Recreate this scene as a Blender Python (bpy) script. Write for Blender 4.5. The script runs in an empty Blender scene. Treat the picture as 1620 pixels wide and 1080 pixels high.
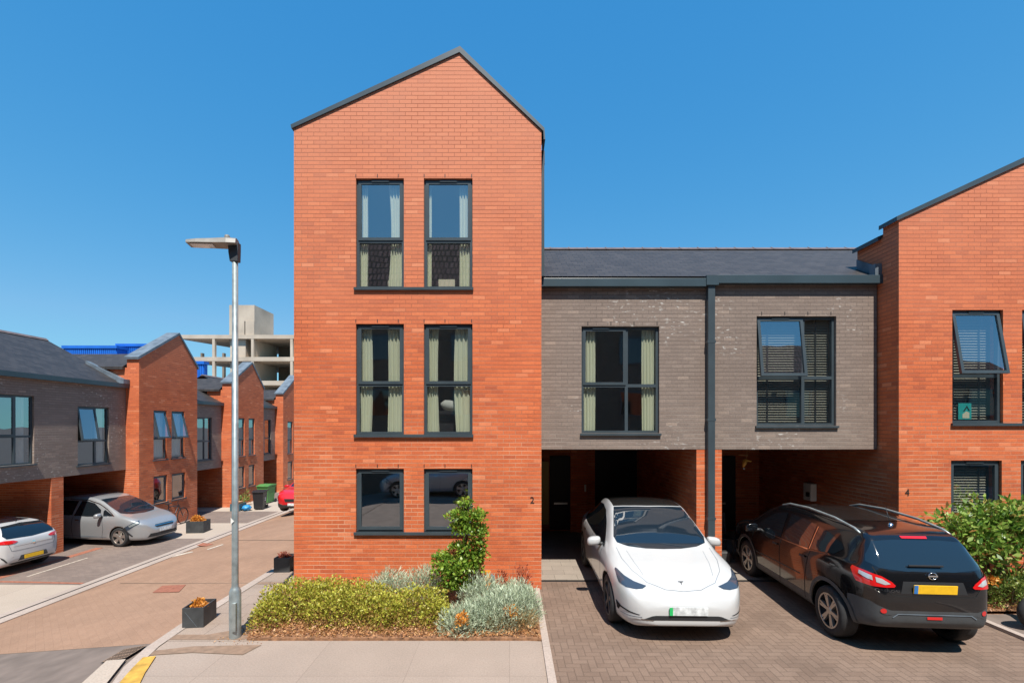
import bpy, bmesh, math, random
import numpy as np
from mathutils import Vector, Matrix, geometry
from mathutils.bvhtree import BVHTree
R = math.radians
rng = random.Random(7)
scene = bpy.context.scene
COL = scene.collection

# ------------------------------------------------------------------ camera, sky, sun, exposure
cam_d = bpy.data.cameras.new('camera'); cam = bpy.data.objects.new('camera', cam_d); COL.objects.link(cam)
cam.location = (0, 0, 3.0); cam.rotation_euler = (R(90), 0, 0)
FPX = 750.0; PX, PY = 806.0, 674.0
cam_d.sensor_width = 36; cam_d.lens = FPX/1620*36
cam_d.shift_x = (810-PX)/1620; cam_d.shift_y = (PY-540)/1620
cam_d.clip_start = 0.05; cam_d.clip_end = 2000
scene.camera = cam
SUN = Vector((-0.10, 0.58, -1.0)).normalized()       # direction light travels
elev = math.asin(-SUN.z); az = math.atan2(-SUN.x, -SUN.y)   # azimuth of the sun from +Y towards +X
world = bpy.data.worlds.new('World'); scene.world = world; world.use_nodes = True
wn = world.node_tree; bg = wn.nodes['Background']
sky = wn.nodes.new('ShaderNodeTexSky'); sky.sky_type = 'NISHITA'; sky.sun_disc = False
sky.sun_elevation = elev; sky.sun_rotation = az
sky.air_density = 1.0; sky.dust_density = 0.0; sky.ozone_density = 2.4; sky.altitude = 1200
vm = wn.nodes.new('ShaderNodeVectorMath'); vm.operation = 'SCALE'; vm.inputs['Scale'].default_value = .14; wn.links.new(sky.outputs[0], vm.inputs[0])
sp_ = wn.nodes.new('ShaderNodeSeparateXYZ'); wn.links.new(vm.outputs[0], sp_.inputs[0]); cb_ = wn.nodes.new('ShaderNodeCombineXYZ')
for i_, (g_, k_) in enumerate(((1.30, .80), (.55, .63), (.28, .76))):      # clear-air tint of the sky, per channel
    pw = wn.nodes.new('ShaderNodeMath'); pw.operation = 'POWER'; pw.inputs[1].default_value = g_; wn.links.new(sp_.outputs[i_], pw.inputs[0])
    ml = wn.nodes.new('ShaderNodeMath'); ml.operation = 'MULTIPLY'; ml.inputs[1].default_value = k_/.14*.82; wn.links.new(pw.outputs[0], ml.inputs[0]); wn.links.new(ml.outputs[0], cb_.inputs[i_])
    if i_ == 0: red_ = ml
    if i_ == 1:
        hf = wn.nodes.new('ShaderNodeMath'); hf.operation = 'MULTIPLY'; hf.inputs[1].default_value = .42; wn.links.new(ml.outputs[0], hf.inputs[0])
        mn = wn.nodes.new('ShaderNodeMath'); mn.operation = 'MINIMUM'; wn.links.new(red_.outputs[0], mn.inputs[0]); wn.links.new(hf.outputs[0], mn.inputs[1]); wn.links.new(mn.outputs[0], cb_.inputs[0])
wn.links.new(cb_.outputs[0], bg.inputs[0]); bg.inputs[1].default_value = 0.14
sl = bpy.data.lights.new('sun', 'SUN'); sl.energy = 5.0; sl.angle = R(0.5); sl.color = (1, .95, .87)
so = bpy.data.objects.new('sun', sl); COL.objects.link(so)
so.rotation_euler = SUN.to_track_quat('-Z', 'Y').to_euler(); so.location = (10, -20, 30)
scene.view_settings.view_transform = 'Standard'; scene.view_settings.look = 'None'
scene.view_settings.exposure = 0.5; scene.view_settings.gamma = 1
scene.cycles.max_bounces = 8; scene.cycles.diffuse_bounces = 2;  scene.cycles.transparent_max_bounces = 16

# ------------------------------------------------------------------ material helpers
MATS = {}
class NT:
    def __init__(s, name):
        s.m = bpy.data.materials.new(name); s.m.use_nodes = True; s.t = s.m.node_tree
        s.b = s.t.nodes['Principled BSDF']; s.out = s.t.nodes['Material Output']
        MATS[name] = s.m
    def n(s, typ, **kw):
        nd = s.t.nodes.new(typ)
        for k, v in kw.items(): setattr(nd, k, v)
        return nd
    def l(s, a, b): s.t.links.new(a, b)
    def math(s, op, a, b=None, c=None):
        nd = s.n('ShaderNodeMath', operation=op)
        for i, v in enumerate((a, b, c)):
            if v is None: continue
            if isinstance(v, (int, float)): nd.inputs[i].default_value = v
            else: s.l(v, nd.inputs[i])
        return nd.outputs[0]
    def pos(s):
        g = s.n('ShaderNodeNewGeometry'); return g
    def noise(s, scale, detail=3, vec=None, rough=.5):
        nd = s.n('ShaderNodeTexNoise'); nd.inputs['Scale'].default_value = scale
        nd.inputs['Detail'].default_value = detail; nd.inputs['Roughness'].default_value = rough
        if vec is None: vec = s.pos().outputs['Position']
        s.l(vec, nd.inputs['Vector']); return nd.outputs[0]
    def ramp(s, fac, stops):
        nd = s.n('ShaderNodeValToRGB'); e = nd.color_ramp.elements
        while len(e) < len(stops): e.new(.5)
        for i, (p, c) in enumerate(stops):
            e[i].position = p; e[i].color = (c[0], c[1], c[2], 1) if not isinstance(c, (int, float)) else (c, c, c, 1)
        s.l(fac, nd.inputs[0]); return nd.outputs[0]
    def mix(s, fac, a, b, mode='MIX'):
        nd = s.n('ShaderNodeMix', data_type='RGBA', blend_type=mode)
        for sock, v in ((nd.inputs[0], fac), (nd.inputs[6], a), (nd.inputs[7], b)):
            if isinstance(v, (int, float)): sock.default_value = v
            elif isinstance(v, tuple): sock.default_value = (v[0], v[1], v[2], 1)
            else: s.l(v, sock)
        return nd.outputs[2]
    def base(s, v):
        if isinstance(v, tuple): s.b.inputs['Base Color'].default_value = (*v, 1)
        else: s.l(v, s.b.inputs['Base Color'])
    def set(s, **kw):
        for k, v in kw.items(): s.b.inputs[k.replace('_', ' ')].default_value = v
    def bump(s, h, strength=.3, dist=.01):
        nd = s.n('ShaderNodeBump'); nd.inputs['Strength'].default_value = strength; nd.inputs['Distance'].default_value = dist
        s.l(h, nd.inputs['Height']); s.l(nd.outputs[0], s.b.inputs['Normal'])
    def comb(s, x, y, z=0.0):
        nd = s.n('ShaderNodeCombineXYZ')
        for i, v in enumerate((x, y, z)):
            if isinstance(v, (int, float)): nd.inputs[i].default_value = v
            else: s.l(v, nd.inputs[i])
        return nd.outputs[0]
    def sep(s, v):
        nd = s.n('ShaderNodeSeparateXYZ'); s.l(v, nd.inputs[0]); return nd.outputs

def simple(name, col, rough=.6, metal=0, var=0.0, scale=8, bump=0, **kw):
    t = NT(name)
    if var:
        lo = tuple(c*(1-var) for c in col); hi = tuple(min(1, c*(1+var)) for c in col)
        t.base(t.ramp(t.noise(scale, 5), [(.3, lo), (.7, hi)]))
    else: t.base(col)
    t.set(Roughness=rough, Metallic=metal, **kw)
    if bump: t.bump(t.noise(scale*6, 4), bump, .005)
    return t.m

def brick_mat(name, c1, c2, mortar_lo, mortar_hi, zsplit, white=0.0, cdark=None, pale=None, paler_top=False):
    t = NT(name); g = t.pos(); P = t.sep(g.outputs['Position']); N = t.sep(g.outputs['Normal'])
    isx = t.math('GREATER_THAN', t.math('ABSOLUTE', N[0]), .5)
    u = t.math('ADD', t.math('MULTIPLY', P[0], t.math('SUBTRACT', 1.0, isx)), t.math('MULTIPLY', P[1], isx))
    wob = t.math('MULTIPLY', t.math('SUBTRACT', t.noise(3.0, 2), .5), .006)
    v = t.math('ADD', P[2], wob)
    vec = t.comb(u, v, 0.0)
    br = t.n('ShaderNodeTexBrick', offset=.5, squash=1.0); t.l(vec, br.inputs['Vector'])
    br.inputs['Scale'].default_value = 1; br.inputs['Brick Width'].default_value = .225; br.inputs['Row Height'].default_value = .075
    br.inputs['Mortar Size'].default_value = .0055; br.inputs['Mortar Smooth'].default_value = .25; br.inputs['Bias'].default_value = 0
    br.inputs['Color1'].default_value = (0, 0, 0, 1); br.inputs['Color2'].default_value = (1, 1, 1, 1)
    br.inputs['Mortar'].default_value = (.5, .5, .5, 1)
    # per brick value -> colour ramp of fired tones
    stops = [(.0, cdark or c1), (.12, c1), (.6, tuple((a+b)/2 for a, b in zip(c1, c2))), (.92, c2), (1.0, pale or c2)]
    col = t.ramp(br.outputs['Color'], stops)
    # runs of courses from different batches
    band = t.noise(1.0, 3, t.comb(t.math('MULTIPLY', u, .35), t.math('MULTIPLY', t.math('FLOOR', t.math('DIVIDE', v, .075)), 1.7), 0.0))
    col = t.mix(t.ramp(band, [(.4, 0), (.68, .5)]), col, tuple(x*.82 for x in c1))
    fine = t.noise(45, 4)
    col = t.mix(.35, col, t.ramp(fine, [(.3, .35), (.7, .75)]), 'OVERLAY')
    big = t.noise(.5, 4)
    col = t.mix(t.ramp(big, [(.45, 0), (.75, .2)]), col, tuple(min(1, x*1.25+.02) for x in c2))
    mort = t.mix(t.ramp(t.math('MULTIPLY', P[2], .1), [(max(0, zsplit*.1-.06), 0), (zsplit*.1+.06, 1)]), mortar_lo, mortar_hi)
    mort = t.mix(t.ramp(t.noise(1.3, 3), [(.35, 0), (.65, .8)]), mort, tuple(x*.55 for x in c1))
    if paler_top:   # upper courses mixed paler with height
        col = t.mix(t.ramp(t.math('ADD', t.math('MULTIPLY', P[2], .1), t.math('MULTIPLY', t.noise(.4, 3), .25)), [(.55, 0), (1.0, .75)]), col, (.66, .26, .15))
    fr_ = t.math('FRACT', t.math('DIVIDE', v, .075)); dd = t.math('MINIMUM', fr_, t.math('SUBTRACT', 1.0, fr_))
    inv = t.math('MAXIMUM', t.math('MULTIPLY', br.outputs['Fac'], t.ramp(t.noise(.9, 2), [(.4, .25), (.62, .9)])), t.ramp(dd, [(.05, 1), (.105, 0)]))
    col = t.mix(inv, col, mort)
    if white:
        e = t.math('MULTIPLY', t.ramp(t.noise(.8, 2), [(.52, 0), (.6, 1)]), t.ramp(t.noise(9, 4, t.comb(u, t.math('MULTIPLY', v, 2.2), .0)), [(.62-white*.1, 0), (.68, 1)]))
        e = t.math('MULTIPLY', e, t.ramp(inv, [(0, .35), (1, 1)]))
        col = t.mix(e, col, (.62, .60, .56))
    t.base(col); t.set(Roughness=.85)
    hgt = t.math('ADD', t.math('MULTIPLY', t.math('SUBTRACT', 1.0, inv), 1.0), t.math('MULTIPLY', fine, .4))
    t.bump(hgt, .5, .004)
    return t.m
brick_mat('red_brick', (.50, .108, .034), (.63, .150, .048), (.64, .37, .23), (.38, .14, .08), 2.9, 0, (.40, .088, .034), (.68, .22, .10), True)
brick_mat('grey_brick', (.20, .150, .123), (.245, .186, .152), (.33, .28, .24), (.15, .115, .097), 3.2, .34, (.21, .155, .125), (.30, .225, .18))

brick_mat('brown_brick', (.10, .07, .05), (.15, .11, .08), (.12, .1, .08), (.12, .1, .08), 3, 0)
blocks_later = ('pantile', (.30, .15, .12), (.14, .07, .06), (.012, .008, .008), .24, .33)
def slate(name, along):
    t = NT(name); P = t.sep(t.pos().outputs['Position'])
    a, b = (P[0], P[1]) if along == 'x' else (P[1], P[0])
    vec = t.comb(a, b, 0.0)
    br = t.n('ShaderNodeTexBrick', offset=.5); t.l(vec, br.inputs['Vector'])
    br.inputs['Scale'].default_value = 1; br.inputs['Brick Width'].default_value = .25; br.inputs['Row Height'].default_value = .15
    br.inputs['Mortar Size'].default_value = .006; br.inputs['Mortar Smooth'].default_value = .1
    br.inputs['Color1'].default_value = (.032, .027, .025, 1); br.inputs['Color2'].default_value = (.050, .043, .040, 1); br.inputs['Mortar'].default_value = (.015, .015, .017, 1)
    t.base(t.mix(.3, br.outputs['Color'], t.ramp(t.noise(3, 5), [(.3, .3), (.7, .7)]), 'OVERLAY')); t.set(Roughness=.55)
    t.bump(t.math('ADD', t.math('SUBTRACT', 1.0, br.outputs['Fac']), t.noise(14, 4)), .6, .01); return t.m
slate('slate_x', 'x'); slate('slate_y', 'y')

def herring(name, c1, c2, joint, w=.1):
    t = NT(name); P = t.sep(t.pos().outputs['Position'])
    nz = t.math('MULTIPLY', t.math('SUBTRACT', t.noise(2.5, 2), .5), .02)
    x = t.math('DIVIDE', t.math('ADD', P[0], nz), w); y = t.math('DIVIDE', t.math('ADD', P[1], nz), w)
    i = t.math('FLOOR', x); j = t.math('FLOOR', y); fx = t.math('SUBTRACT', x, i); fy = t.math('SUBTRACT', y, j)
    k = t.math('FLOORED_MODULO', t.math('SUBTRACT', i, j), 4.0)
    def eq(v): return t.math('COMPARE', k, float(v), .1)
    e0, e1, e2, e3 = eq(0), eq(1), eq(2), eq(3)
    hor = t.math('ADD', e0, e1); ver = t.math('SUBTRACT', 1.0, hor)
    u = t.math('ADD', t.math('MULTIPLY', hor, t.math('ADD', fx, e1)), t.math('MULTIPLY', ver, t.math('ADD', fy, e2)))
    v = t.math('ADD', t.math('MULTIPLY', hor, fy), t.math('MULTIPLY', ver, fx))
    idx = t.math('SUBTRACT', i, e1); idy = t.math('SUBTRACT', j, e2)
    d = t.math('MINIMUM', t.math('MINIMUM', u, t.math('SUBTRACT', 2.0, u)), t.math('MINIMUM', v, t.math('SUBTRACT', 1.0, v)))
    wn_ = t.n('ShaderNodeTexWhiteNoise', noise_dimensions='3D'); t.l(t.comb(idx, idy, ver), wn_.inputs['Vector'])
    col = t.ramp(wn_.outputs['Value'], [(0, c1), (1, c2)])
    col = t.mix(t.ramp(t.noise(.7, 5, rough=.65), [(.4, 0), (.7, .55)]), col, tuple(min(1, c*1.3) for c in c2))
    col = t.mix(t.ramp(t.noise(1.3, 4, t.comb(P[0], P[1], 5.0)), [(.5, 0), (.72, .5)]), col, tuple(c*.68 for c in c1))
    col = t.mix(.3, col, t.ramp(t.noise(60, 3), [(.3, .3), (.7, .75)]), 'OVERLAY')
    jf = t.ramp(d, [(.03, 1), (.085, 0)])
    col = t.mix(t.math('MULTIPLY', jf, .62), col, joint)
    t.base(col); t.set(Roughness=.85); t.bump(t.ramp(d, [(.0, 0), (.12, 1)]), .45, .005)
    return t.m
herring('drive_blocks', (0.155, 0.102, 0.073), (0.196, 0.133, 0.097), (0.083, 0.056, 0.039))

def blocks(name, c1, c2, joint, bw, rh, ms=.006, rot=0.0, stain=.5, offs=.5):
    t = NT(name); mp = t.n('ShaderNodeMapping'); mp.inputs['Rotation'].default_value = (0, 0, rot)
    t.l(t.pos().outputs['Position'], mp.inputs['Vector']); P = t.sep(mp.outputs[0])
    vec = t.comb(P[0], P[1], 0.0)
    br = t.n('ShaderNodeTexBrick', offset=offs); t.l(vec, br.inputs['Vector'])
    br.inputs['Scale'].default_value = 1; br.inputs['Brick Width'].default_value = bw; br.inputs['Row Height'].default_value = rh
    br.inputs['Mortar Size'].default_value = ms; br.inputs['Mortar Smooth'].default_value = .2
    br.inputs['Color1'].default_value = (*c1, 1); br.inputs['Color2'].default_value = (*c2, 1); br.inputs['Mortar'].default_value = (*joint, 1)
    col = t.mix(t.ramp(t.noise(.45, 6, rough=.7), [(.42, 0), (.72, stain)]), br.outputs['Color'], tuple(c*.66 for c in c1))
    col = t.mix(t.ramp(t.noise(1.1, 5, t.comb(P[1], P[0], 3.0)), [(.5, 0), (.7, stain*.7)]), col, tuple(min(1, c*1.2) for c in c2))
    col = t.mix(.3, col, t.ramp(t.noise(50, 4), [(.3, .3), (.7, .75)]), 'OVERLAY')
    t.base(col); t.set(Roughness=.9); t.bump(t.math('ADD', t.math('SUBTRACT', 1.0, br.outputs['Fac']), t.noise(80, 2)), .25, .003)
    return t.m
blocks(*blocks_later, .05)
blocks('street_blocks', (0.292, 0.173, 0.110), (0.321, 0.192, 0.124), (0.263, 0.154, 0.097), .2, .1, .003, R(45))
blocks('pavement_slabs', (0.291, 0.228, 0.183), (0.320, 0.251, 0.203), (0.241, 0.185, 0.148), 1.25, .95, .005, 0, .3, .0)
blocks('path_blocks', (0.277, 0.211, 0.166), (0.320, 0.247, 0.198), (0.185, 0.139, 0.109), .4, .4, .006, 0, .35)
blocks('carport_paving', (.24, .20, .165), (.29, .245, .20), (.15, .125, .10), .45, .3, .006, 0, .5)
blocks('kerb_stone', (0.360, 0.290, 0.243), (0.400, 0.325, 0.275), (0.250, 0.200, 0.173), .914, .914, .006, 0, .2, 0)
blocks('forecourt', (.38, .31, .25), (.42, .345, .28), (.28, .23, .19), 4, 4, .008, 0, .25, 0)
blocks('apron_blocks', (.175, .13, .108), (.215, .16, .13), (.12, .09, .078), .2, .1, .004, 0, .5)
simple('asphalt', (.175, .135, .112), .9, var=.2, scale=3, bump=.2)
simple('asphalt_far', (.10, .09, .085), .9, var=.2, scale=3)
simple('red_blocks', (.30, .11, .065), .9, var=.25, scale=14)
simple('street_seam_dark', (.21, .14, .095), .9, var=.1)
simple('brown_patch', (.235, .155, .105), .9, var=.2, scale=9)
simple('yellow_paint', (.50, .29, .05), .8, var=.35, scale=7, bump=.3)
simple('white_line', (.5, .42, .34), .85, var=.3, scale=12)
simple('soil', (.24, .12, .06), .95, var=.5, scale=16, bump=.8)
simple('anthracite', (.046, .062, .072), .38, var=.12, scale=3)
simple('coping_metal', (.055, .075, .088), .38, var=.15, scale=1.5)
simple('gutter_metal', (.042, .066, .080), .35, var=.12, scale=1.5)
simple('lead', (.13, .16, .19), .5, var=.3, scale=4)
simple('ridge_tile', (.13, .10, .10), .7, var=.25, scale=6)
simple('galvanised', (.33, .37, .37), .42, .55, var=.22, scale=9)
simple('lamp_grey', (.21, .195, .17), .5, var=.15, scale=12)
simple('lamp_dark', (.05, .055, .06), .5)
simple('planter_grey', (.045, .048, .05), .6, var=.25, scale=6, bump=.15)
simple('plaster', (.45, .42, .36), .9)
simple('floor_wood', (.2, .13, .08), .7)
simple('dark_door_and_shade', (.012, .014, .018), .6)
simple('steel', (.45, .45, .45), .3, .9)
simple('white_plastic', (.75, .74, .70), .45)
simple('lit_interior_tint', (.62, .45, .16), .7)
simple('concrete', (.47, .39, .31), .9, var=.22, scale=.35, bump=.2)
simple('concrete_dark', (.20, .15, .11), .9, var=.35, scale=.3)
simple('blue_sheet', (.01, .13, .55), .5, var=.12, scale=1)
simple('tyre', (.022, .022, .023), .8, var=.2, scale=20)
simple('arch_black', (.008, .008, .008), .9)
simple('rim_silver', (.50, .47, .43), .35, .8)
simple('rim_dark', (.04, .04, .042), .4, .5)
simple('black_trim', (.02, .021, .023), .5)
simple('grey_trim', (.055, .06, .064), .55, var=.1, scale=10)
simple('chrome', (.8, .8, .8), .12, 1)
simple('plate_grey', (.62, .64, .64), .5, var=.35, scale=14)
simple('plate_yellow', (.85, .50, .015), .5, var=.08, scale=16)
simple('plate_blue', (.03, .18, .5), .5)
simple('plate_green', (.02, .45, .12), .5)
simple('digit_black', (.02, .02, .02), .5)
simple('teal_card', (.02, .42, .40), .6)
simple('cream_card', (.7, .66, .5), .7)
simple('red_car_trim', (.03, .03, .03), .5)
simple('bin_green', (.07, .22, .06), .45, var=.15, scale=6)
simple('bin_black', (.018, .018, .02), .45, var=.15, scale=6)
simple('crate_blue', (.05, .12, .15), .6)
simple('bag_blue', (.03, .25, .55), .45, var=.3, scale=16)
simple('carton', (.50, .28, .14), .85)
simple('bark', (.12, .075, .05), .9, var=.3, scale=20, bump=.5)
simple('bike_black', (.03, .03, .035), .4)
simple('ornament', (.65, .33, .06), .6)
simple('orange_post', (.75, .26, .02), .6)
simple('seat_cloth', (.35, .36, .37), .8)

def paint(name, col, rough=.28, metal=0, coat=1.0):
    t = NT(name); t.base(col); t.set(Roughness=rough, Metallic=metal); t.b.inputs['Coat Weight'].default_value = coat
    t.b.inputs['Coat Roughness'].default_value = .03; return t.m
paint('paint_white', (.50, .50, .495)); paint('paint_black', (.005, .005, .006), .16, 0, .8); paint('paint_silver', (.37, .38, .39), .34, .45)
paint('paint_red', (.55, .012, .015)); paint('paint_white2', (.52, .52, .52))
paint('car_glass', (.008, .012, .016), .04, 0, 1.0); paint('car_glass_blue', (.010, .018, .028), .05)
paint('lamp_red', (.60, .012, .012), .12); paint('lamp_clear', (.55, .55, .55), .1, .3); paint('lamp_smoke', (.05, .07, .10), .06, .2)
paint('roof_black', (.02, .019, .018), .2)
def glass():
    t = NT('window_glass'); nt = t.t; nt.nodes.remove(t.b)
    lw = t.n('ShaderNodeLayerWeight'); lw.inputs[0].default_value = .5
    fac = t.math('ADD', t.math('MULTIPLY', t.math('POWER', lw.outputs['Facing'], 4.0), .60), .35)
    tr = t.n('ShaderNodeBsdfTransparent'); tr.inputs[0].default_value = (.93, .95, .93, 1)
    gl = t.n('ShaderNodeBsdfGlossy'); gl.inputs['Roughness'].default_value = 0.0; gl.inputs[0].default_value = (.93, .96, 1, 1)
    nz = t.noise(1.6, 1); bp = t.n('ShaderNodeBump'); bp.inputs['Strength'].default_value = .08; bp.inputs['Distance'].default_value = .02
    t.l(nz, bp.inputs['Height']); t.l(bp.outputs[0], gl.inputs['Normal'])
    mx = t.n('ShaderNodeMixShader'); t.l(fac, mx.inputs[0]); t.l(tr.outputs[0], mx.inputs[1]); t.l(gl.outputs[0], mx.inputs[2])
    t.l(mx.outputs[0], t.out.inputs[0])
glass()
def fabric(name, col, tr=.25):
    t = NT(name); t.base(col); t.set(Roughness=.9)
    d = t.n('ShaderNodeBsdfTranslucent'); d.inputs[0].default_value = (*col, 1)
    mx = t.n('ShaderNodeMixShader'); mx.inputs[0].default_value = tr
    t.l(t.b.outputs[0], mx.inputs[1]); t.l(d.outputs[0], mx.inputs[2]); t.l(mx.outputs[0], t.out.inputs[0])
fabric('curtain_green', (.90, .92, .70)); fabric('curtain_white', (.6, .62, .6)); fabric('blind_slat', (.42, .40, .33), .1); fabric('blind_dark', (.12, .14, .13), .1)
def leaf(name, stops, tr=.3, rough=.5):
    t = NT(name); g = t.pos()
    c = t.ramp(g.outputs['Random Per Island'], stops); t.base(c); t.set(Roughness=rough)
    d = t.n('ShaderNodeBsdfTranslucent'); t.l(c, d.inputs[0])
    mx = t.n('ShaderNodeMixShader'); mx.inputs[0].default_value = tr
    t.l(t.b.outputs[0], mx.inputs[1]); t.l(d.outputs[0], mx.inputs[2]); t.l(mx.outputs[0], t.out.inputs[0])
leaf('leaf_hebe', [(0, (.17, .15, .02)), (.4, (.40, .41, .05)), (.8, (.62, .60, .09)), (1, (.40, .22, .06))])
leaf('leaf_hebe_dry', [(0, (.20, .10, .03)), (.5, (.42, .25, .08)), (1, (.48, .36, .09))])
leaf('leaf_dry', [(0, (.18, .07, .025)), (.5, (.42, .19, .07)), (1, (.58, .34, .15))], .1)
leaf('leaf_grey', [(0, (.26, .32, .20)), (.5, (.45, .53, .36)), (1, (.62, .68, .50))], .15)
leaf('leaf_tree', [(0, (.07, .15, .015)), (.5, (.20, .34, .035)), (.93, (.36, .46, .06)), (1, (.35, .07, .03))], .35, .4)
leaf('leaf_laurel', [(0, (.06, .15, .02)), (.5, (.20, .34, .045)), (.9, (.38, .48, .12)), (1, (.50, .20, .07))], .35, .38)
leaf('leaf_low', [(0, (.06, .12, .02)), (.6, (.20, .28, .05)), (1, (.36, .36, .09))], .3)
leaf('leaf_orange', [(0, (.45, .14, .02)), (.5, (.75, .30, .04)), (1, (.80, .45, .10))], .3)
leaf('leaf_red', [(0, (.16, .03, .02)), (.5, (.35, .08, .05)), (1, (.5, .2, .1))], .3)
leaf('grass_dry', [(0, (.28, .19, .08)), (1, (.45, .33, .15))], .2)

# ------------------------------------------------------------------ mesh helpers
class MB:
    def __init__(s): s.v = []; s.f = []
    def quad(s, *p):
        b = len(s.v); s.v += [tuple(x) for x in p]; s.f.append(tuple(range(b, b+len(p)))); return s
    def box(s, x0, x1, y0, y1, z0, z1, M=None):
        b = len(s.v); P = [(x, y, z) for z in (z0, z1) for y in (y0, y1) for x in (x0, x1)]
        if M is not None: P = [tuple(M @ Vector(p)) for p in P]
        s.v += P
        for f in ((0, 2, 3, 1), (4, 5, 7, 6), (0, 1, 5, 4), (2, 6, 7, 3), (0, 4, 6, 2), (1, 3, 7, 5)): s.f.append(tuple(b+i for i in f))
        return s
    def prism(s, poly, F, n0, n1):
        """poly (a,b) list, F(a,n,b)->point, between n0 and n1"""
        b = len(s.v); k = len(poly)
        s.v += [tuple(F(a, n0, c)) for a, c in poly] + [tuple(F(a, n1, c)) for a, c in poly]
        s.f.append(tuple(b+i for i in range(k))); s.f.append(tuple(b+k+i for i in reversed(range(k))))
        for i in range(k):
            j = (i+1) % k; s.f.append((b+i, b+k+i, b+k+j, b+j))
        return s
    def tube(s, pts, r, n=10, cap=True):
        rs = r if isinstance(r, (list, tuple)) else [r]*len(pts); pts = [Vector(p) for p in pts]; b = len(s.v)
        for i, p in enumerate(pts):
            d = (pts[min(i+1, len(pts)-1)]-pts[max(i-1, 0)]).normalized()
            a = d.orthogonal().normalized() if i == 0 else (a - d*a.dot(d)).normalized()
            c = d.cross(a)
            for k in range(n):
                t = 2*math.pi*k/n; s.v.append(tuple(p+(a*math.cos(t)+c*math.sin(t))*rs[i]))
        for i in range(len(pts)-1):
            for k in range(n): s.f.append((b+i*n+k, b+i*n+(k+1) % n, b+(i+1)*n+(k+1) % n, b+(i+1)*n+k))
        if cap: s.f.append(tuple(b+k for k in reversed(range(n)))); s.f.append(tuple(b+(len(pts)-1)*n+k for k in range(n)))
        return s
    def lathe(s, prof, n=32, axis='z', c=(0, 0, 0)):
        b = len(s.v); c = Vector(c)
        for r, h in prof:
            for k in range(n):
                t = 2*math.pi*k/n
                p = Vector((r*math.cos(t), r*math.sin(t), h)) if axis == 'z' else Vector((r*math.cos(t), h, r*math.sin(t)))
                s.v.append(tuple(c+p))
        for i in range(len(prof)-1):
            for k in range(n): s.f.append((b+i*n+k, b+i*n+(k+1) % n, b+(i+1)*n+(k+1) % n, b+(i+1)*n+k))
        return s
def wloc(o):
    v = Vector((0, 0, 0))
    while o is not None: v = v+Vector(o.location); o = o.parent
    return v
def link(name, mb, mat, parent=None, base=None, smooth=False, bevel=0, fixn=True):
    me = bpy.data.meshes.new(name)
    off = wloc(parent) if parent is not None else Vector(base or (0, 0, 0))
    me.from_pydata([(v[0]-off.x, v[1]-off.y, v[2]-off.z) for v in mb.v], [], mb.f)
    if fixn:
        bm = bmesh.new(); bm.from_mesh(me); bmesh.ops.recalc_face_normals(bm, faces=bm.faces); bm.to_mesh(me); bm.free()
    me.materials.append(MATS[mat] if isinstance(mat, str) else mat)
    if smooth: me.polygons.foreach_set('use_smooth', [True]*len(me.polygons))
    o = bpy.data.objects.new(name, me); COL.objects.link(o)
    if parent is not None: o.parent = parent
    else: o.location = off
    if bevel:
        m = o.modifiers.new('bevel', 'BEVEL'); m.width = bevel; m.segments = 2; m.limit_method = 'ANGLE'
    return o
def tag(o, label, cat, group=None):
    o['label'] = label; o['category'] = cat
    if group: o['group'] = group
    return o
def thing(name, loc, label, cat, group=None):
    o = bpy.data.objects.new(name, None); COL.objects.link(o); o.location = loc; o.empty_display_size = .2
    return tag(o, label, cat, group)
def struct(name, mb, mat):
    o = link(name, mb, mat, fixn=False); o['kind'] = 'structure'; return o
def text_mesh(name, s, size, mat, parent, F, extr=.004):
    """text laid out in the F(a, n, b) frame"""
    c = bpy.data.curves.new(name, 'FONT'); c.body = s; c.size = size; c.extrude = extr; c.align_x = 'CENTER'; c.align_y = 'CENTER'
    o = bpy.data.objects.new(name, c); COL.objects.link(o)
    me = bpy.data.meshes.new_from_object(o.evaluated_get(bpy.context.evaluated_depsgraph_get()))
    mb = MB(); mb.v = [tuple(F(v.co.x, v.co.z, v.co.y)) for v in me.vertices]; mb.f = [tuple(p.vertices) for p in me.polygons]
    bpy.data.objects.remove(o); return link(name, mb, mat, parent)

# ------------------------------------------------------------------ ground
XK = -5.0; XL = -10.45; ZL = -1.0
def gz(x): return 0.0 if x > XK else (ZL if x < XL else ZL*(XK-x)/(XK-XL))
def sheet(mb, x0, x1, y0, y1, dz, ny=1):
    xs = sorted(set([x0, x1]+[x for x in (XK, XL) if x0 < x < x1]))
    for a, b in zip(xs[:-1], xs[1:]): mb.quad((a, y0, gz(a)+dz), (b, y0, gz(b)+dz), (b, y1, gz(b)+dz), (a, y1, gz(a)+dz))
    return mb
struct('ground', sheet(MB(), -900, 900, -900, 1500, -.16), 'asphalt_far')
mb = MB(); mb.quad((XL, 8.15, ZL-.03), (XK+.02, 6.62, -.03), (XK+.02, 60, -.03), (XL, 60, ZL-.03)); struct('side_street', mb, 'street_blocks')
struct('road', sheet(sheet(MB(), -60, XK, -14, 8.5, -.036), XK, 60, -14, 7.0, -.05), 'asphalt')
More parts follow.
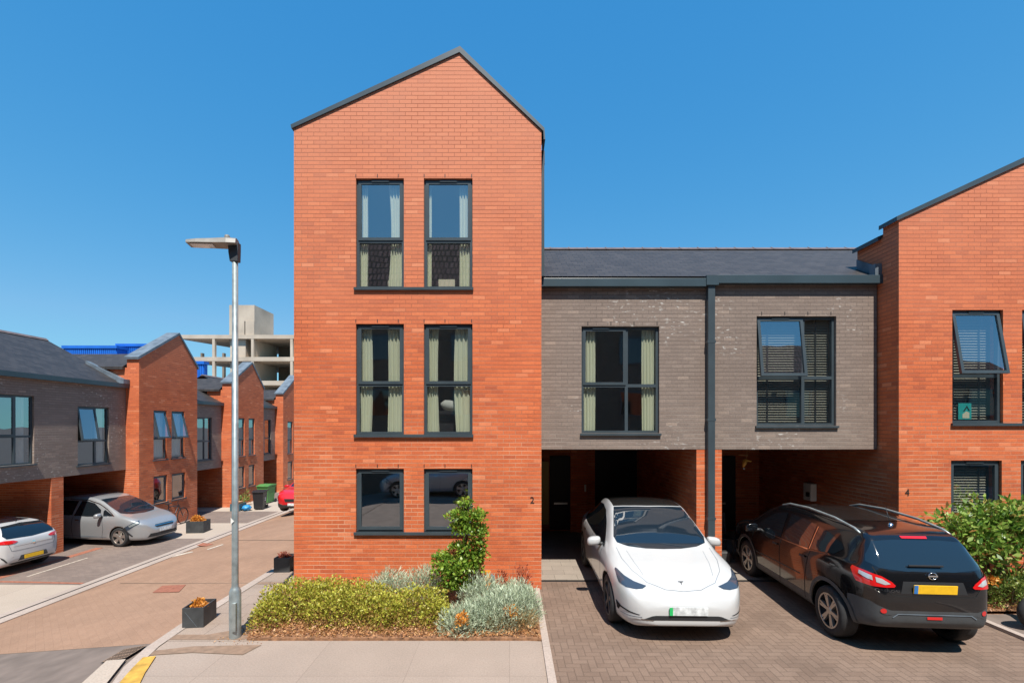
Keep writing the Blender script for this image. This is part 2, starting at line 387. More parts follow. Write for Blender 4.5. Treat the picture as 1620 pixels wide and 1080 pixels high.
# pavement in front of the tall house (rounded corner at the junction)
cor = [(-4.98, 60), (-4.98, 8.0), (-4.98, 7.14), (-4.92, 6.4), (-4.80, 5.9), (-4.62, 5.5), (-4.2, 4.8), (-3.6, 4.1), (-2.8, 3.6), (-1.8, 3.42), (.45, 3.4)]
kin = [(-4.82, 60), (-4.82, 8.0), (-4.82, 7.16), (-4.77, 6.45), (-4.65, 5.97), (-4.48, 5.6), (-4.07, 4.9), (-3.5, 4.22), (-2.75, 3.73), (-1.8, 3.55), (.45, 3.53)]
mb = MB()
for i in range(len(cor)-1):
    (a, b), (c, d), (e, f), (g, h) = cor[i], cor[i+1], kin[i+1], kin[i]
    mb.quad((a, b, .012), (c, d, .012), (e, f, .012), (g, h, .012)); mb.quad((a, b, .012), (a, b, -.15), (c, d, -.15), (c, d, .012))
struct('kerb', mb, 'kerb_stone')
mb = MB(); mb.quad(*[(x, y, 0.0) for x, y in kin[2:]+[(.45, 6.62)]]); struct('pavement', mb, 'pavement_slabs')
mb = MB(); mb.quad((-4.82, 6.625, 0.004), (-3.6, 6.625, 0.004), (-3.6, 60, 0.004), (-4.82, 60, 0.004)); struct('path', mb, 'path_blocks')
mb = MB(); mb.quad((-4.8, 6.66, .008), (-3.72, 6.66, .008), (-3.75, 6.95, .008), (-4.1, 6.95, .008), (-4.35, 6.82, .008), (-4.8, 6.82, .008))
mb.quad((-4.8, 9.0, .008), (-3.96, 9.0, .008), (-3.96, 9.12, .008), (-4.8, 9.12, .008)); mb.quad((-4.75, 6.2, .008), (-4.2, 6.28, .008), (-3.5, 6.22, .008), (-3.4, 6.5, .008), (-4.3, 6.46, .008), (-4.75, 6.33, .008))
struct('paving_repair', mb, 'brown_patch')
mb = MB(); mb.quad((-4.50, 5.4, .018), (-4.24, 5.4, .018), (-4.42, 5.75, .018), (-4.60, 6.17, .018), (-4.74, 6.13, .018), (-4.66, 5.85, .018)); struct('yellow_road_marking', mb, 'yellow_paint')
mb = MB(); mb.quad((-5.22, 6.14, -.03), (-4.97, 6.14, -.01), (-4.85, 5.85, -.01), (-4.66, 5.4, -.01), (-4.95, 5.3, -.02)); struct('gutter_strip', mb, 'forecourt')
# driveways
mb = MB(); mb.quad((.55, 3.3, 0), (12, 3.3, 0), (12, 9.16, 0), (.55, 9.16, 0)); struct('driveway', mb, 'drive_blocks')
mb = MB(); mb.quad((.55, 9.26, 0), (12, 9.26, 0), (12, 14, 0), (.55, 14, 0)); struct('carport_floor', mb, 'carport_paving')
mb = MB(); mb.quad((.55, 9.16, -.012), (7.1, 9.16, -.012), (7.1, 9.26, -.012), (.55, 9.26, -.012)); struct('drain_channel', mb, 'black_trim')
mb = MB(); mb.box(.45, .55, 3.4, 8.72, -.1, .03); struct('edging_kerb', mb, 'kerb_stone')
mb = MB(); mb.box(7.2, 7.3, 3.3, 8.72, -.1, .05); struct('edging_kerb', mb, 'kerb_stone')
mb = MB(); mb.quad((7.3, 3.3, .01), (12, 3.3, .01), (12, 7.55, .01), (7.3, 7.55, .01)); struct('path', mb, 'asphalt')
# left side of the side street
mb = MB(); mb.box(XL-.12, XL+.12, 4, 60, ZL-.2, ZL+.012); mb.box(XL-.34, XL-.16, 4, 60, ZL-.2, ZL+.02); struct('kerb', mb, 'kerb_stone')
mb = MB(); mb.quad((-20, -4, ZL), (XL-.16, -4, ZL), (XL-.16, 60, ZL), (-20, 60, ZL)); struct('forecourt', mb, 'forecourt')
mb = MB()
for y0, y1 in ((12.12, 16.9), (19.75, 22.3), (26.2, 28.6)): mb.quad((-20, y0, ZL+.004), (XL-.36, y0-.15, ZL+.004), (XL-.36, y1, ZL+.004), (-20, y1, ZL+.004))
struct('parking_apron', mb, 'apron_blocks')
mb = MB(); mb.quad((-14, 12.2, ZL+.008), (XL-.4, 12.02, ZL+.008), (XL-.4, 12.12, ZL+.008), (-14, 12.32, ZL+.008)); mb.quad((-13.6, 12.3, ZL+.009), (-13.35, 12.3, ZL+.009), (-13.35, 15.6, ZL+.009), (-13.6, 15.6, ZL+.009))
struct('red_block_edging', mb, 'red_blocks')
mb = MB(); mb.quad((-12.85, 12.6, ZL+.01), (-12.79, 12.6, ZL+.01), (-12.79, 14.4, ZL+.01), (-12.85, 14.4, ZL+.01))
struct('parking_line', mb, 'white_line')

# planting beds
bed = [(-3.68, 6.64), (.45, 6.64), (.45, 8.72), (-4.05, 8.72), (-4.0, 7.5)]
mb = MB(); mb.quad(*[(x, y, .035) for x, y in bed])
for i in range(5):
    a, b = bed[i], bed[(i+1) % 5]; mb.quad((*a, .035), (*b, .035), (*b, -.05), (*a, -.05))
struct('planting_bed', mb, 'soil')
mb = MB(); mb.quad((7.55, 7.55, .06), (12, 7.55, .06), (12, 8.72, .06), (7.3, 8.72, .06), (7.3, 8.0, .06)); struct('planting_bed', mb, 'soil')
mb = MB(); mb.quad(*[(x, y, .004) for x, y in ((7.3, 7.9), (7.5, 7.4), (9.5, 7.2), (9.5, 8.7), (7.3, 8.7))]); struct('soil_patch', mb, 'soil')

# ------------------------------------------------------------------ walls and windows
def frame_fn(kind, d, o=0):
    """front: wall in plane y=d facing -Y (u=x); right: plane x=d facing +X (u=y). n = outward"""
    if kind == 'front': return lambda u, n, z: (u, d-n, z)
    return lambda u, n, z: (d+n, u, z)
def wall_panel(mb, F, u0, u1, z0, z1, holes, reveal=.1, top=None):
    us = sorted(set([u0, u1]+[h[0] for h in holes]+[h[1] for h in holes])); zs = sorted(set([z0, z1]+[h[2] for h in holes]+[h[3] for h in holes]))
    for a, b in zip(us[:-1], us[1:]):
        for c, d in zip(zs[:-1], zs[1:]):
            if any(h[0] <= a and b <= h[1] and h[2] <= c and d <= h[3] for h in holes): continue
            mb.quad(F(a, 0, c), F(b, 0, c), F(b, 0, d), F(a, 0, d))
    for a, b, c, d in holes:
        r = -reveal-.14
        mb.quad(F(a, 0, c), F(b, 0, c), F(b, r, c), F(a, r, c)); mb.quad(F(a, 0, d), F(a, r, d), F(b, r, d), F(b, 0, d))
        mb.quad(F(a, 0, c), F(a, r, c), F(a, r, d), F(a, 0, d)); mb.quad(F(b, 0, c), F(b, 0, d), F(b, r, d), F(b, r, c))
    if top: mb.quad(*[F(u, 0, z) for u, z in top])
def rect_frame(mb, F, u0, u1, z0, z1, w, n0, n1, rotz=None):
    G = F if rotz is None else rotz
    for (a, b, c, d) in ((u0, u1, z0, z0+w), (u0, u1, z1-w, z1), (u0, u0+w, z0+w, z1-w), (u1-w, u1, z0+w, z1-w)):
        mb.prism([(a, c), (b, c), (b, d), (a, d)], G, n0, n1)
def window(parent, F, u0, u1, z0, z1, mull=None, trans=None, casements=(), vent=(), sill=True, sillext=.03):
    """frame + sashes; casements: (a,b,c,d,angle) top-hung opening sashes"""
    nf = -.055; mb = MB(); w = .05
    rect_frame(mb, F, u0, u1, z0, z1, w, nf-.07, nf)
    if mull: mb.prism([(mull-.03, z0+w), (mull+.03, z0+w), (mull+.03, z1-w), (mull-.03, z1-w)], F, nf-.07, nf-.001)
    if trans: 
        for (a, b) in ([(u0+w, mull-.03), (mull+.03, u1-w)] if mull else [(u0+w, u1-w)]): mb.prism([(a, trans-.03), (b, trans-.03), (b, trans+.03), (a, trans+.03)], F, nf-.07, nf-.002)
    cells_u = [(u0+w, mull-.03), (mull+.03, u1-w)] if mull else [(u0+w, u1-w)]
    cells_z = [(z0+w, trans-.03), (trans+.03, z1-w)] if trans else [(z0+w, z1-w)]
    win = None; sashes = MB(); panes = []
    for (a, b) in cells_u:
        for (c, d) in cells_z:
            cs = [k for k in casements if abs((k[0]+k[1])/2-(a+b)/2) < .3 and abs((k[2])-(c+d)/2) < .5]
            if cs:
                ang = cs[0][3]; hz = d+.02
                def G(u, n, z, ang=ang, hz=hz):
                    dz = z-hz; return F(u, nf+.014+(n)*math.cos(ang)-dz*math.sin(ang), hz+dz*math.cos(ang)+n*math.sin(ang))
                rect_frame(sashes, G, a-.018, b+.018, c-.018, d+.018, .055, -.05, .0)
                pm = MB(); pm.quad(G(a+.02, -.02, c+.02), G(b-.02, -.02, c+.02), G(b-.02, -.02, d-.02), G(a+.02, -.02, d-.02)); panes.append(pm)
                if ang > .05: sashes.prism([((a+b)/2-.05, c+.04), ((a+b)/2+.05, c+.04), ((a+b)/2+.05, c+.055), ((a+b)/2-.05, c+.055)], G, -.08, -.05)
            else:
                pm = MB(); pm.quad(F(a-.01, nf-.03, c-.01), F(b+.01, nf-.03, c-.01), F(b+.01, nf-.03, d+.01), F(a-.01, nf-.03, d+.01)); panes.append(pm)
    for (a, b, zz) in vent: mb.prism([(a, zz-.018), (b, zz-.018), (b, zz+.012), (a, zz+.012)], F, nf, nf+.03)
    win = link('window', mb, 'anthracite', parent)
    if sashes.v: link('sash', sashes, 'anthracite', win)
    for pm in panes: link('pane', pm, 'window_glass', win)
    if sill:
        s = MB(); s.prism([(u0-sillext, z0-.045), (u1+sillext, z0-.045), (u1+sillext, z0-.004), (u0-sillext, z0-.004)], F, -.09, .045); link('sill', s, 'anthracite', win)
    return win
def curtains(F, spans, z0, z1, label, n=-.150, mat='curtain_green', group=None, seed=0, base=None):
    r = random.Random(seed); a = F((spans[0][0]+spans[-1][1])/2, n, z0)
    t = thing('curtains', a, label, 'curtains', group)
    for (u0, u1, pinch) in spans:
        mb = MB(); nu = 26; nz = 12; ph = r.random()*6
        for j in range(nz+1):
            tz = j/nz; z = z0+(z1-z0)*tz
            for i in range(nu+1):
                tu = i/nu; c = (u0+u1)/2; k = 1+pinch*(math.sin(math.pi*tz*.9))*.25; u = u0+(u1-u0)*tu
                u = (u-c)*k+c; wv = .022*math.sin(tu*math.pi*9+ph)+.009*math.sin(tu*23+tz*3+ph)
                mb.v.append(F(u, n+wv*(.6+.4*(1-tz)), z))
        for j in range(nz):
            for i in range(nu): q = j*(nu+1)+i; mb.f.append((q, q+1, q+nu+2, q+nu+1))
        link('curtain', mb, mat, t, smooth=True, fixn=False)
    return t
def blind(F, u0, u1, z0, z1, label, n=-.19, mat='blind_slat', group=None, step=.05):
    t = thing('venetian_blind', F((u0+u1)/2, n, z0), label, 'blind', group)
    mb = MB(); z = z0
    while z < z1:
        mb.quad(F(u0, n+.02, z), F(u1, n+.02, z), F(u1, n-.016, z+.022), F(u0, n-.016, z+.022)); z += step
    link('slats', mb, mat, t, fixn=False)
    mb = MB()
    for q in (.18, .82):
        u = u0+(u1-u0)*q; mb.prism([(u-.014, z0), (u+.014, z0), (u+.014, z1), (u-.014, z1)], F, n+.022, n+.024)
    link('ladder_tape', mb, 'black_trim', t); return t
def room(parent, F, u0, u1, z0, z1, depth=3.2, n0=-.26):
    mb = MB(); A = lambda u, n, z: F(u, n, z)
    n1 = n0-depth
    mb.quad(A(u0, n1, z0), A(u1, n1, z0), A(u1, n1, z1), A(u0, n1, z1)); mb.quad(A(u0, n0, z0), A(u1, n0, z0), A(u1, n1, z0), A(u0, n1, z0))
    mb.quad(A(u0, n0, z1), A(u1, n0, z1), A(u1, n1, z1), A(u0, n1, z1)); mb.quad(A(u0, n0, z0), A(u0, n1, z0), A(u0, n1, z1), A(u0, n0, z1)); mb.quad(A(u1, n0, z0), A(u1, n1, z0), A(u1, n1, z1), A(u1, n0, z1))
    link('room', mb, 'plaster', parent, fixn=False)

D1 = 8.72; F1 = frame_fn('front', D1)
def u1_(x): return (x-PX)*D1/FPX
def z1_(y): return 3-(y-PY)*D1/FPX
# ---- tall house
H = thing('tall_house', (u1_(661), D1, 0), 'tall three storey orange red brick house with asymmetric gable and six dark framed windows', 'house')
xl, xr = u1_(465), u1_(856.5); ztl, zap, ztr, xap = z1_(203), z1_(84), z1_(207), u1_(727)
wins = []
for (a, b) in ((563, 639), (670.5, 747.5)):
    for (c, d) in ((456, 282), (687, 512), (841, 741)): wins.append((u1_(a), u1_(b), z1_(c), z1_(d)))
mb = MB(); wall_panel(mb, F1, xl, xr, -.3, ztl, wins, top=[(xl, ztl), (xr, ztl), (xr, ztr), (xap, zap)])
B = D1+7.2
mb.quad((xl, D1, -.3), (xl, B, -.3), (xl, B, ztl), (xl, D1, ztl)); mb.quad((xr, D1, -.3), (xr, D1, ztr), (xr, B, ztr), (xr, B, -.3))
mb.quad((xl, B, -.3), (xr, B, -.3), (xr, B, ztr), (xap, B, zap), (xl, B, ztl))
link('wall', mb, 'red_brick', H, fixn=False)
mb = MB(); dz = -.22
mb.quad((xl, D1+.4, ztl+dz), (xap, D1+.4, zap+dz), (xap, B, zap+dz), (xl, B, ztl+dz)); mb.quad((xr, D1+.4, ztr+dz), (xap, D1+.4, zap+dz), (xap, B, zap+dz), (xr, B, ztr+dz)); link('roof', mb, 'slate_y', H, fixn=False)
cp = [(xl-.035, ztl-.02), (xap, zap-.005), (xr+.035, ztr-.02), (xr+.04, z1_(222)), (xr+.07, z1_(222)), (xr+.055, z1_(204)), (xap+.01, zap+.105), (xl-.05, ztl+.05)]
mb = MB(); mb.prism(cp, F1, -.42, .03); link('gable_coping', mb, 'coping_metal', H)
mb = MB(); mb.box(xr, xr+.09, 9.1, 15.5, z1_(262)+.25, z1_(245)+.3); link('gutter', mb, 'anthracite', H)
mb = MB(); mb.box(xr+.005, xr+.075, 9.0, 9.07, 5.85, z1_(262)+.3); link('downpipe', mb, 'anthracite', H)
labs = {}
for i, (a, b, c, d) in enumerate(wins):
    if i % 3 == 2: window(H, F1, a, b, c, d, casements=[(a, b, (c+d)/2, 0)], vent=[((a+b)/2-.16, (a+b)/2+.16, d-.035)], sill=False)
    else:
        tz = z1_((380, 608)[i % 3]); window(H, F1, a, b, c, d, trans=tz, casements=[(a, b, (tz+d)/2, 0)], vent=[((a+b)/2-.16, (a+b)/2+.16, d-.035)], sill=False)
for (c, d) in ((455, 282), (687, 512), (841, 741)):
    s = MB(); s.prism([(u1_(560.5), z1_(c)-.05), (u1_(749), z1_(c)-.05), (u1_(749), z1_(c)), (u1_(560.5), z1_(c))], F1, -.09, .045); link('sill', s, 'anthracite', H)
for z in ((.3, 2.5), (2.62, 5.15), (5.25, 7.9)): room(H, F1, xl+.2, xr-.2, z[0], z[1], 3.0)
text_mesh('house_number', '2', .17, 'digit_black', H, lambda a, n, b: F1(u1_(842)+a, n+.006, z1_(791)+b))
wl, wr_ = wins[0], wins[3]
def cur(i, l, r, label, seed):
    a, b, c, d = wins[i]; w = b-a
    curtains(F1, [(a+.02, a+.02+w*l[0], l[1]), (b-.02-w*r[0], b-.02, r[1])], c+.04, d-.03, label, seed=seed, group='pale green curtains of the tall house')
cur(0, (.17, .5), (.36, -1.6), 'pale green curtains in the top floor left window of the tall house, beside a bottle', 1)
cur(3, (.11, .3), (.27, -.3), 'pale green curtains in the top floor right window of the tall house', 2)
cur(1, (.25, 1.0), (.36, -.4), 'pale green curtains in the middle floor left window of the tall house', 3)
cur(4, (.27, -.9), (.33, 1.1), 'pale green curtains in the middle floor right window of the tall house', 4)
for yy in (280, 509.5, 738.5):
    for xx in (563, 597, 630, 671, 704, 746): link('weep_vent', MB().box(u1_(xx)-.007, u1_(xx)+.007, D1-.003, D1+.02, z1_(yy)-.01, z1_(yy)+.052), 'digit_black', H)
# things standing in the windows
a, b, c, d = wins[3]
o = link('patterned_box', MB().box(a+.22, a+.53, D1+.34, D1+.44, c+.03, c+.27), 'cream_card', base=(a+.37, D1+.39, c+.03)); tag(o, 'pale patterned box standing in the top floor right window of the tall house', 'box')
a, b, c, d = wins[0]
o = link('bottle', MB().lathe([(0, 0), (.035, 0), (.035, .2), (.015, .24), (.015, .29), (0, .29)], 12, 'z', (a+.53, D1+.36, c+.03)), 'cream_card', base=(a+.53, D1+.36, c+.03), smooth=True); tag(o, 'tall cream bottle standing in the top floor left window of the tall house', 'bottle')
a, b, c, d = wins[4]
mb = MB(); mb.lathe([(0, -.1), (.1, -.09), (.17, -.03), (.18, 0), (.17, .03), (.1, .09), (0, .1)], 20, 'z', (0, 0, 0)); mb.v = [(a+.42+v[0]*1.05, D1+.5+v[1]*.5, z1_(640)+v[2]*1.1-.15*v[0]) for v in mb.v]
o = link('pillow', mb, 'curtain_white', base=(a+.42, D1+.5, z1_(640)), smooth=True); tag(o, 'white pillow behind the middle floor right window of the tall house', 'pillow')
mb = MB(); mb.box(a+.15, a+.75, D1+.45, D1+.52, c+.03, c+.45); mb.box(a+.15, a+.2, D1+.45, D1+.95, c-.4, c+.03); mb.box(a+.7, a+.75, D1+.45, D1+.95, c-.4, c+.03); mb.box(a+.2, a+.7, D1+.52, D1+.95, c-.0, c+.06)
o = link('chair', mb, 'bike_black', base=(a+.45, D1+.7, c-.4)); tag(o, 'black office chair behind the middle floor right window of the tall house', 'chair')
o = link('meter_post', MB().box(u1_(767), u1_(776), D1-.12, D1-.06, .03, z1_(900)), 'orange_post', base=(u1_(771), D1-.09, .03)); tag(o, 'small orange post against the brick wall behind the slender young tree', 'post')
mb = MB(); mb.tube([(u1_(781), D1-.06, .03), (u1_(781), D1-.06, z1_(910)), (u1_(777), D1-.06, z1_(907))], .025, 10)
o = link('vent_pipe', mb, 'lead', base=(u1_(781), D1-.06, .03)); tag(o, 'short grey bent pipe beside the orange post at the foot of the brick wall', 'pipe')

# ---- grey brick link with carports
D2 = 9.215; F2 = frame_fn('front', D2)
def u2(x): return (x-PX)*D2/FPX
def z2(y): return 3-(y-PY)*D2/FPX
XR4 = 7.15
G = thing('carport_house', (4, D2, 0), 'wide grey brown brick upper storey with slate roof spanning two open carports', 'house')
w1 = (u2(920), u2(1043), z2(685), z2(516)); w2 = (u2(1197), u2(1323), z2(673), z2(500))
ze = z2(441); zsof = z2(710.5)
mb = MB(); wall_panel(mb, F2, xr, u2(1387), zsof, ze, [w1, w2])
mb.quad((u2(1387), D2, zsof), (u2(1387), D2+.5, zsof), (u2(1387), D2+.5, ze), (u2(1387), D2, ze))
link('wall', mb, 'grey_brick', G, fixn=False)
mb = MB(); mb.box(xr, XR4, D2+.02, 13.6, zsof+.01, zsof+.2); link('soffit', mb, 'black_trim', G)
mb = MB(); mb.box(u2(1387), XR4, D2+.25, D2+.35, zsof, ze+.1); link('recess_shade_panel', mb, 'anthracite', G)  # dark panel stands in for the shadow inside the narrow recess
tanp = .55; ridY = 12.1; ridZ = ze+.02+tanp*(ridY-D2+.1)
mb = MB(); yf = D2-.06
zf = ze+.03
xx0, xx1 = xr, 14
mb.quad((xx0, yf, zf), (XR4, yf, zf), (XR4, D2+.5, zf+tanp*.56), (xx0, D2+.5, zf+tanp*.56))
mb.quad((xx0, D2+.5, zf+tanp*.56), (xx1, D2+.5, zf+tanp*.56), (xx1, ridY, zf+tanp*(ridY-yf)), (xx0, ridY, zf+tanp*(ridY-yf)))
mb.quad((xx0, ridY, zf+tanp*(ridY-yf)), (xx1, ridY, zf+tanp*(ridY-yf)), (xx1, 15.3, zf), (xx0, 15.3, zf))
link('roof', mb, 'slate_x', G, fixn=False)
zr = zf+tanp*(ridY-yf); mb = MB(); x = xx0
while x < xx1-.5:
    mb.prism([(ridY-.14, zr-.045), (ridY, zr+.045), (ridY+.14, zr-.045)], lambda a, n, b: (n, a, b), x, x+.44); mb.prism([(ridY-.15, zr-.045), (ridY, zr+.06), (ridY+.15, zr-.045)], lambda a, n, b: (n, a, b), x+.44, x+.47); x += .47
link('ridge_tiles', mb, 'ridge_tile', G)
mb = MB(); mb.box(xr, u2(1114), D2-.13, D2, z2(456), z2(443)); link('gutter', mb, 'gutter_metal', G, bevel=.006)
mb = MB(); mb.box(u2(1131), u2(1391), D2-.13, D2, z2(451), z2(438)); link('gutter', mb, 'gutter_metal', G, bevel=.006)
mb = MB(); mb.box(u2(1113), u2(1132), D2-.15, D2-.0, z2(454), z2(439)); link('gutter_outlet', mb, 'gutter_metal', G)
mb = MB(); mb.box(u2(1116.5), u2(1127.5), D2-.115, D2-.015, .05, z2(452)); 
link('downpipe', mb, 'anthracite', G, bevel=.008)
mb = MB()
for zz in (1.2, 3.1, 4.6): link('pipe_bracket', MB().box(u2(1115.5), u2(1128.5), D2-.118, D2-.0, zz, zz+.05), 'anthracite', G)
# pier and party wall
mb = MB(); mb.box(u2(1102), u2(1142), D2+.005, 13.6, -.2, zsof+.005); link('party_wall', mb, 'red_brick', G)
mb = MB(); mb.box(xr, XR4+.2, 13.6, 13.8, -.1, zsof+.2); mb.box(u2(902)*1.47, u2(902)*1.47+.48, 13.45, 13.6, 0, zsof+.01); link('back_wall', mb, 'red_brick', G)
mb = MB(); mb.box(4.9, 4.95, 9.6, 9.65, 0, .0); 
window(G, F2, *w1[:2], w1[2], w1[3], mull=u2(992), trans=z2(609.5), casements=[(w1[0], u2(992), z2(560), 0)], vent=[(u2(938), u2(964), w1[3]-.035)])
window(G, F2, *w2[:2], w2[2], w2[3], mull=u2(1273), trans=z2(597), casements=[(w2[0], u2(1273), z2(550), .14)], vent=[(u2(1222), u2(1250), w2[3]-.035)])
room(G, F2, xr+.1, u2(1115), zsof+.15, ze-.1, 3.2); room(G, F2, u2(1125), XR4-.3, zsof+.15, ze-.1, 3.2)
curtains(F2, [(w1[0]+.03, w1[0]+.29, .2), (w1[1]-.3, w1[1]-.04, .2)], w1[2]+.04, w1[3]-.05, 'pale green curtains in the four pane window of the grey brick storey', seed=9)
blind(F2, w2[0]+.03, w2[1]-.03, w2[2]+.03, w2[3]-.04, 'slatted venetian blind behind the tilted open window of the grey brick storey')
for x0_, yy in ((930, 513.5), (1205, 497.5)):
    for k in range(4): xx = x0_+k*36.5; link('weep_vent', MB().box(u2(xx)-.007, u2(xx)+.007, D2-.003, D2+.02, z2(yy)-.01, z2(yy)+.055), 'digit_black', G)
# doors at the back of the carports
def door(x0, x1, parent):
    mb = MB(); mb.box(x0, x1, 13.52, 13.6, .05, 2.15); dd = link('door', mb, 'dark_door_and_shade', parent)
    mb = MB(); mb.box(x0+.12, x0+.5, 13.49, 13.52, z2(0)*0+.78, .83); link('letter_plate', mb, 'steel', dd)
door(1.15, 1.95, G); door(6.0-.35, 6.45, G)
mb = MB(); mb.box(xr+.02, 1.12, 13.50, 13.56, .2, 2.0); link('side_light', mb, 'lit_interior_tint', G)  # warm base colour paints the lit interior behind the side light
mb = MB(); mb.box(2.45, 4.3, 13.54, 13.6, .05, 2.3); mb.box(u2(1142)*1.3+.0, 5.6, 13.54, 13.6, .05, 2.3); link('back_shade_sheets', mb, 'dark_door_and_shade', G)  # near-black sheets paint the deep shade at the back of the carports
o = link('doorbell', MB().box(2.12, 2.17, 13.40, 13.45, 1.15, 1.35), 'white_plastic', G)
# ---- right house
def gable_block(H, F, xl, xr, ztl, zap, ztr, xap, zb, wins, depth, coping_ext=.04, back=None, axis='front', d=0):
    pass
H4 = thing('gabled_house', (XR4+2, D1, 0), 'orange red brick gabled house at the right edge, numbered 4, its upper window tilted open', 'house')
x4l = u1_(1422); x4r = x4l+4.55; z4l = z1_(345); x4a = x4l+3.05; z4a = z4l+3.05*.444
wn4 = [(u1_(1506.5), u1_(1587), z1_(669), z1_(490)), (u1_(1617), u1_(1697), z1_(669), z1_(490)), (u1_(1504.5), u1_(1585), z1_(832), z1_(728)), (u1_(1615), u1_(1696), z1_(832), z1_(728))]
mb = MB(); wall_panel(mb, F1, x4l, x4r, -.3, z4l, wn4, top=[(x4l, z4l), (x4r, z4l), (x4a, z4a)])
E = 9.09; zlow = 3+(674-374)*E/750-.02; E2 = 9.76
mb.quad((x4l, D1, -.3), (x4l, E, -.3), (x4l, E, z4l), (x4l, D1, z4l)); mb.quad((x4l, E, -.3), (x4l, 13.7, -.3), (x4l, 13.7, zlow-1), (x4l, E2, zlow-.4), (x4l, E2, zlow), (x4l, E, zlow))
mb.quad((x4l, E, zlow), (x4r, E, zlow), (x4r, E, z4l), (x4a, E, z4a), (x4l, E, z4l))
mb.quad((x4l, E2, zlow-.6), (x4r, E2, zlow-.6), (x4r, E2, zlow), (x4a, E2, z4a-.25), (x4l, E2, zlow)); mb.quad((x4r, D1, -.3), (x4r, 13.7, -.3), (x4r, 13.7, z4l), (x4r, D1, z4l))
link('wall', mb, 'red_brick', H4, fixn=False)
mb = MB(); mb.prism([(x4l-.06, z4l-.06), (x4l-.06, z4l+.02), (x4a, z4a+.11), (x4r+.05, z4l+.03), (x4r+.05, z4l-.06), (x4a, z4a)], F1, -(E-D1)-.03, .03); link('gable_coping', mb, 'coping_metal', H4)
mb = MB(); mb.prism([(x4l-.07, zlow-.05), (x4l-.07, zlow+.03), (x4a, z4a-.2), (x4a, z4a-.28)], F1, -(E2-D1)-.05, -(E-D1)-.035); link('roof', mb, 'coping_metal', H4)
mb = MB(); F4s = lambda a, n, b: (x4l-n, a, b)
mb.prism([(D2+.0, ze+.03+.0), (E2, zf+tanp*(E2-yf)), (E2, zf+tanp*(E2-yf)+.2), (D2, ze+.24)], F4s, .0, .02); mb.box(x4l-.13, x4l-.0, D2-.1, D2+.05, ze-.02, ze+.26); link('flashing', mb, 'lead', H4)
for i, (a, b, c, d) in enumerate(wn4):
    if i < 2: window(H4, F1, a, b, c, d, trans=z1_(594), casements=[(a, b, z1_(545), (.17 if i == 0 else .12))], vent=[((a+b)/2-.14, (a+b)/2+.14, d-.035)], sill=False)
    else: window(H4, F1, a, b, c, d, casements=[(a, b, (c+d)/2, 0)], vent=[((a+b)/2-.16, (a+b)/2+.16, d-.035)], sill=False)
for c in (669, 832):
    s = MB(); s.prism([(u1_(1504), z1_(c)-.05), (u1_(1700), z1_(c)-.05), (u1_(1700), z1_(c)), (u1_(1504), z1_(c))], F1, -.09, .045); link('sill', s, 'anthracite', H4)
for z in ((.3, 2.6), (2.75, 5.4)): room(H4, F1, x4l+.2, x4r-.2, z[0], z[1], 3.0)
text_mesh('house_number', '4', .17, 'digit_black', H4, lambda a, n, b: F1(u1_(1435)+a, n+.006, z1_(779)+b))
blind(F1, wn4[0][0]+.03, wn4[0][1]-.14, wn4[0][2]+.03, wn4[0][3]-.04, 'slatted blind in the upper window of number 4, behind the teal card')
blind(F1, wn4[1][0]+.03, wn4[1][1]-.14, wn4[1][2]+.03, wn4[1][3]-.04, 'slatted blind in the upper window of number 4 cut by the right edge')
blind(F1, wn4[2][0]+.03, wn4[2][1]-.12, wn4[2][2]+.03, wn4[2][3]-.14, 'slatted blind in the ground floor window of number 4 above the leafy shrub')
a, b, c, d = wn4[0]
t = thing('display_card', ((u1_(1538)), D1+.15, z1_(662)), 'small teal card with cream picture in the upper window of number 4', 'card')
link('card', MB().box(u1_(1527.5), u1_(1548.5), D1+.14, D1+.146, z1_(663), z1_(637)), 'teal_card', t)
mb = MB(); mb.prism([(u1_(1534), z1_(661)), (u1_(1545), z1_(661)), (u1_(1545), z1_(652)), (u1_(1540), z1_(650)), (u1_(1534), z1_(655))], F1, -.139, -.137); link('picture', mb, 'cream_card', t)
mb = MB(); mb.prism([(u1_(1535), z1_(650)), (u1_(1541), z1_(641)), (u1_(1546), z1_(649)), (u1_(1544), z1_(649)), (u1_(1541), z1_(644)), (u1_(1537), z1_(650))], F1, -.139, -.137); link('picture', mb, 'digit_black', t)

# things in the carports
t = thing('electric_box', (XR4-.1, 11.1, 1.0), 'white electric box mounted on the dark side wall of the right carport', 'meter box')
yb = XR4*750/(1286-PX); zt, zb_ = 3-(764-PY)*yb/750, 3-(791-PY)*yb/750
link('box', MB().box(XR4-.14, XR4, yb-.14, yb+.14, zb_, zt), 'white_plastic', t, bevel=.01); link('socket', MB().box(XR4-.17, XR4-.14, yb-.1, yb-.0, zb_+.1, zb_+.2), 'black_trim', t)
t.location = (XR4-.07, yb, zb_)
for c in t.children:
    c.location = Vector((XR4-.1, 11.1, 1.0))-t.location
yo = 9.9; ox = (1178-PX)*yo/750; oz = 3-(732-PY)*yo/750
t = thing('hanging_ornament', (ox, yo, oz-.12), 'small orange and white bird ornament hanging from the carport ceiling behind the brick pillar', 'ornament')
mb = MB(); mb.lathe([(0, -.10), (.025, -.07), (.045, -.02), (.04, .03), (.02, .07), (0, .085)], 14, 'z', (0, 0, 0)); mb.v = [(ox+v[0]+v[2]*.3, yo+v[1], oz+v[2]) for v in mb.v]; link('body', mb, 'ornament', t, smooth=True)
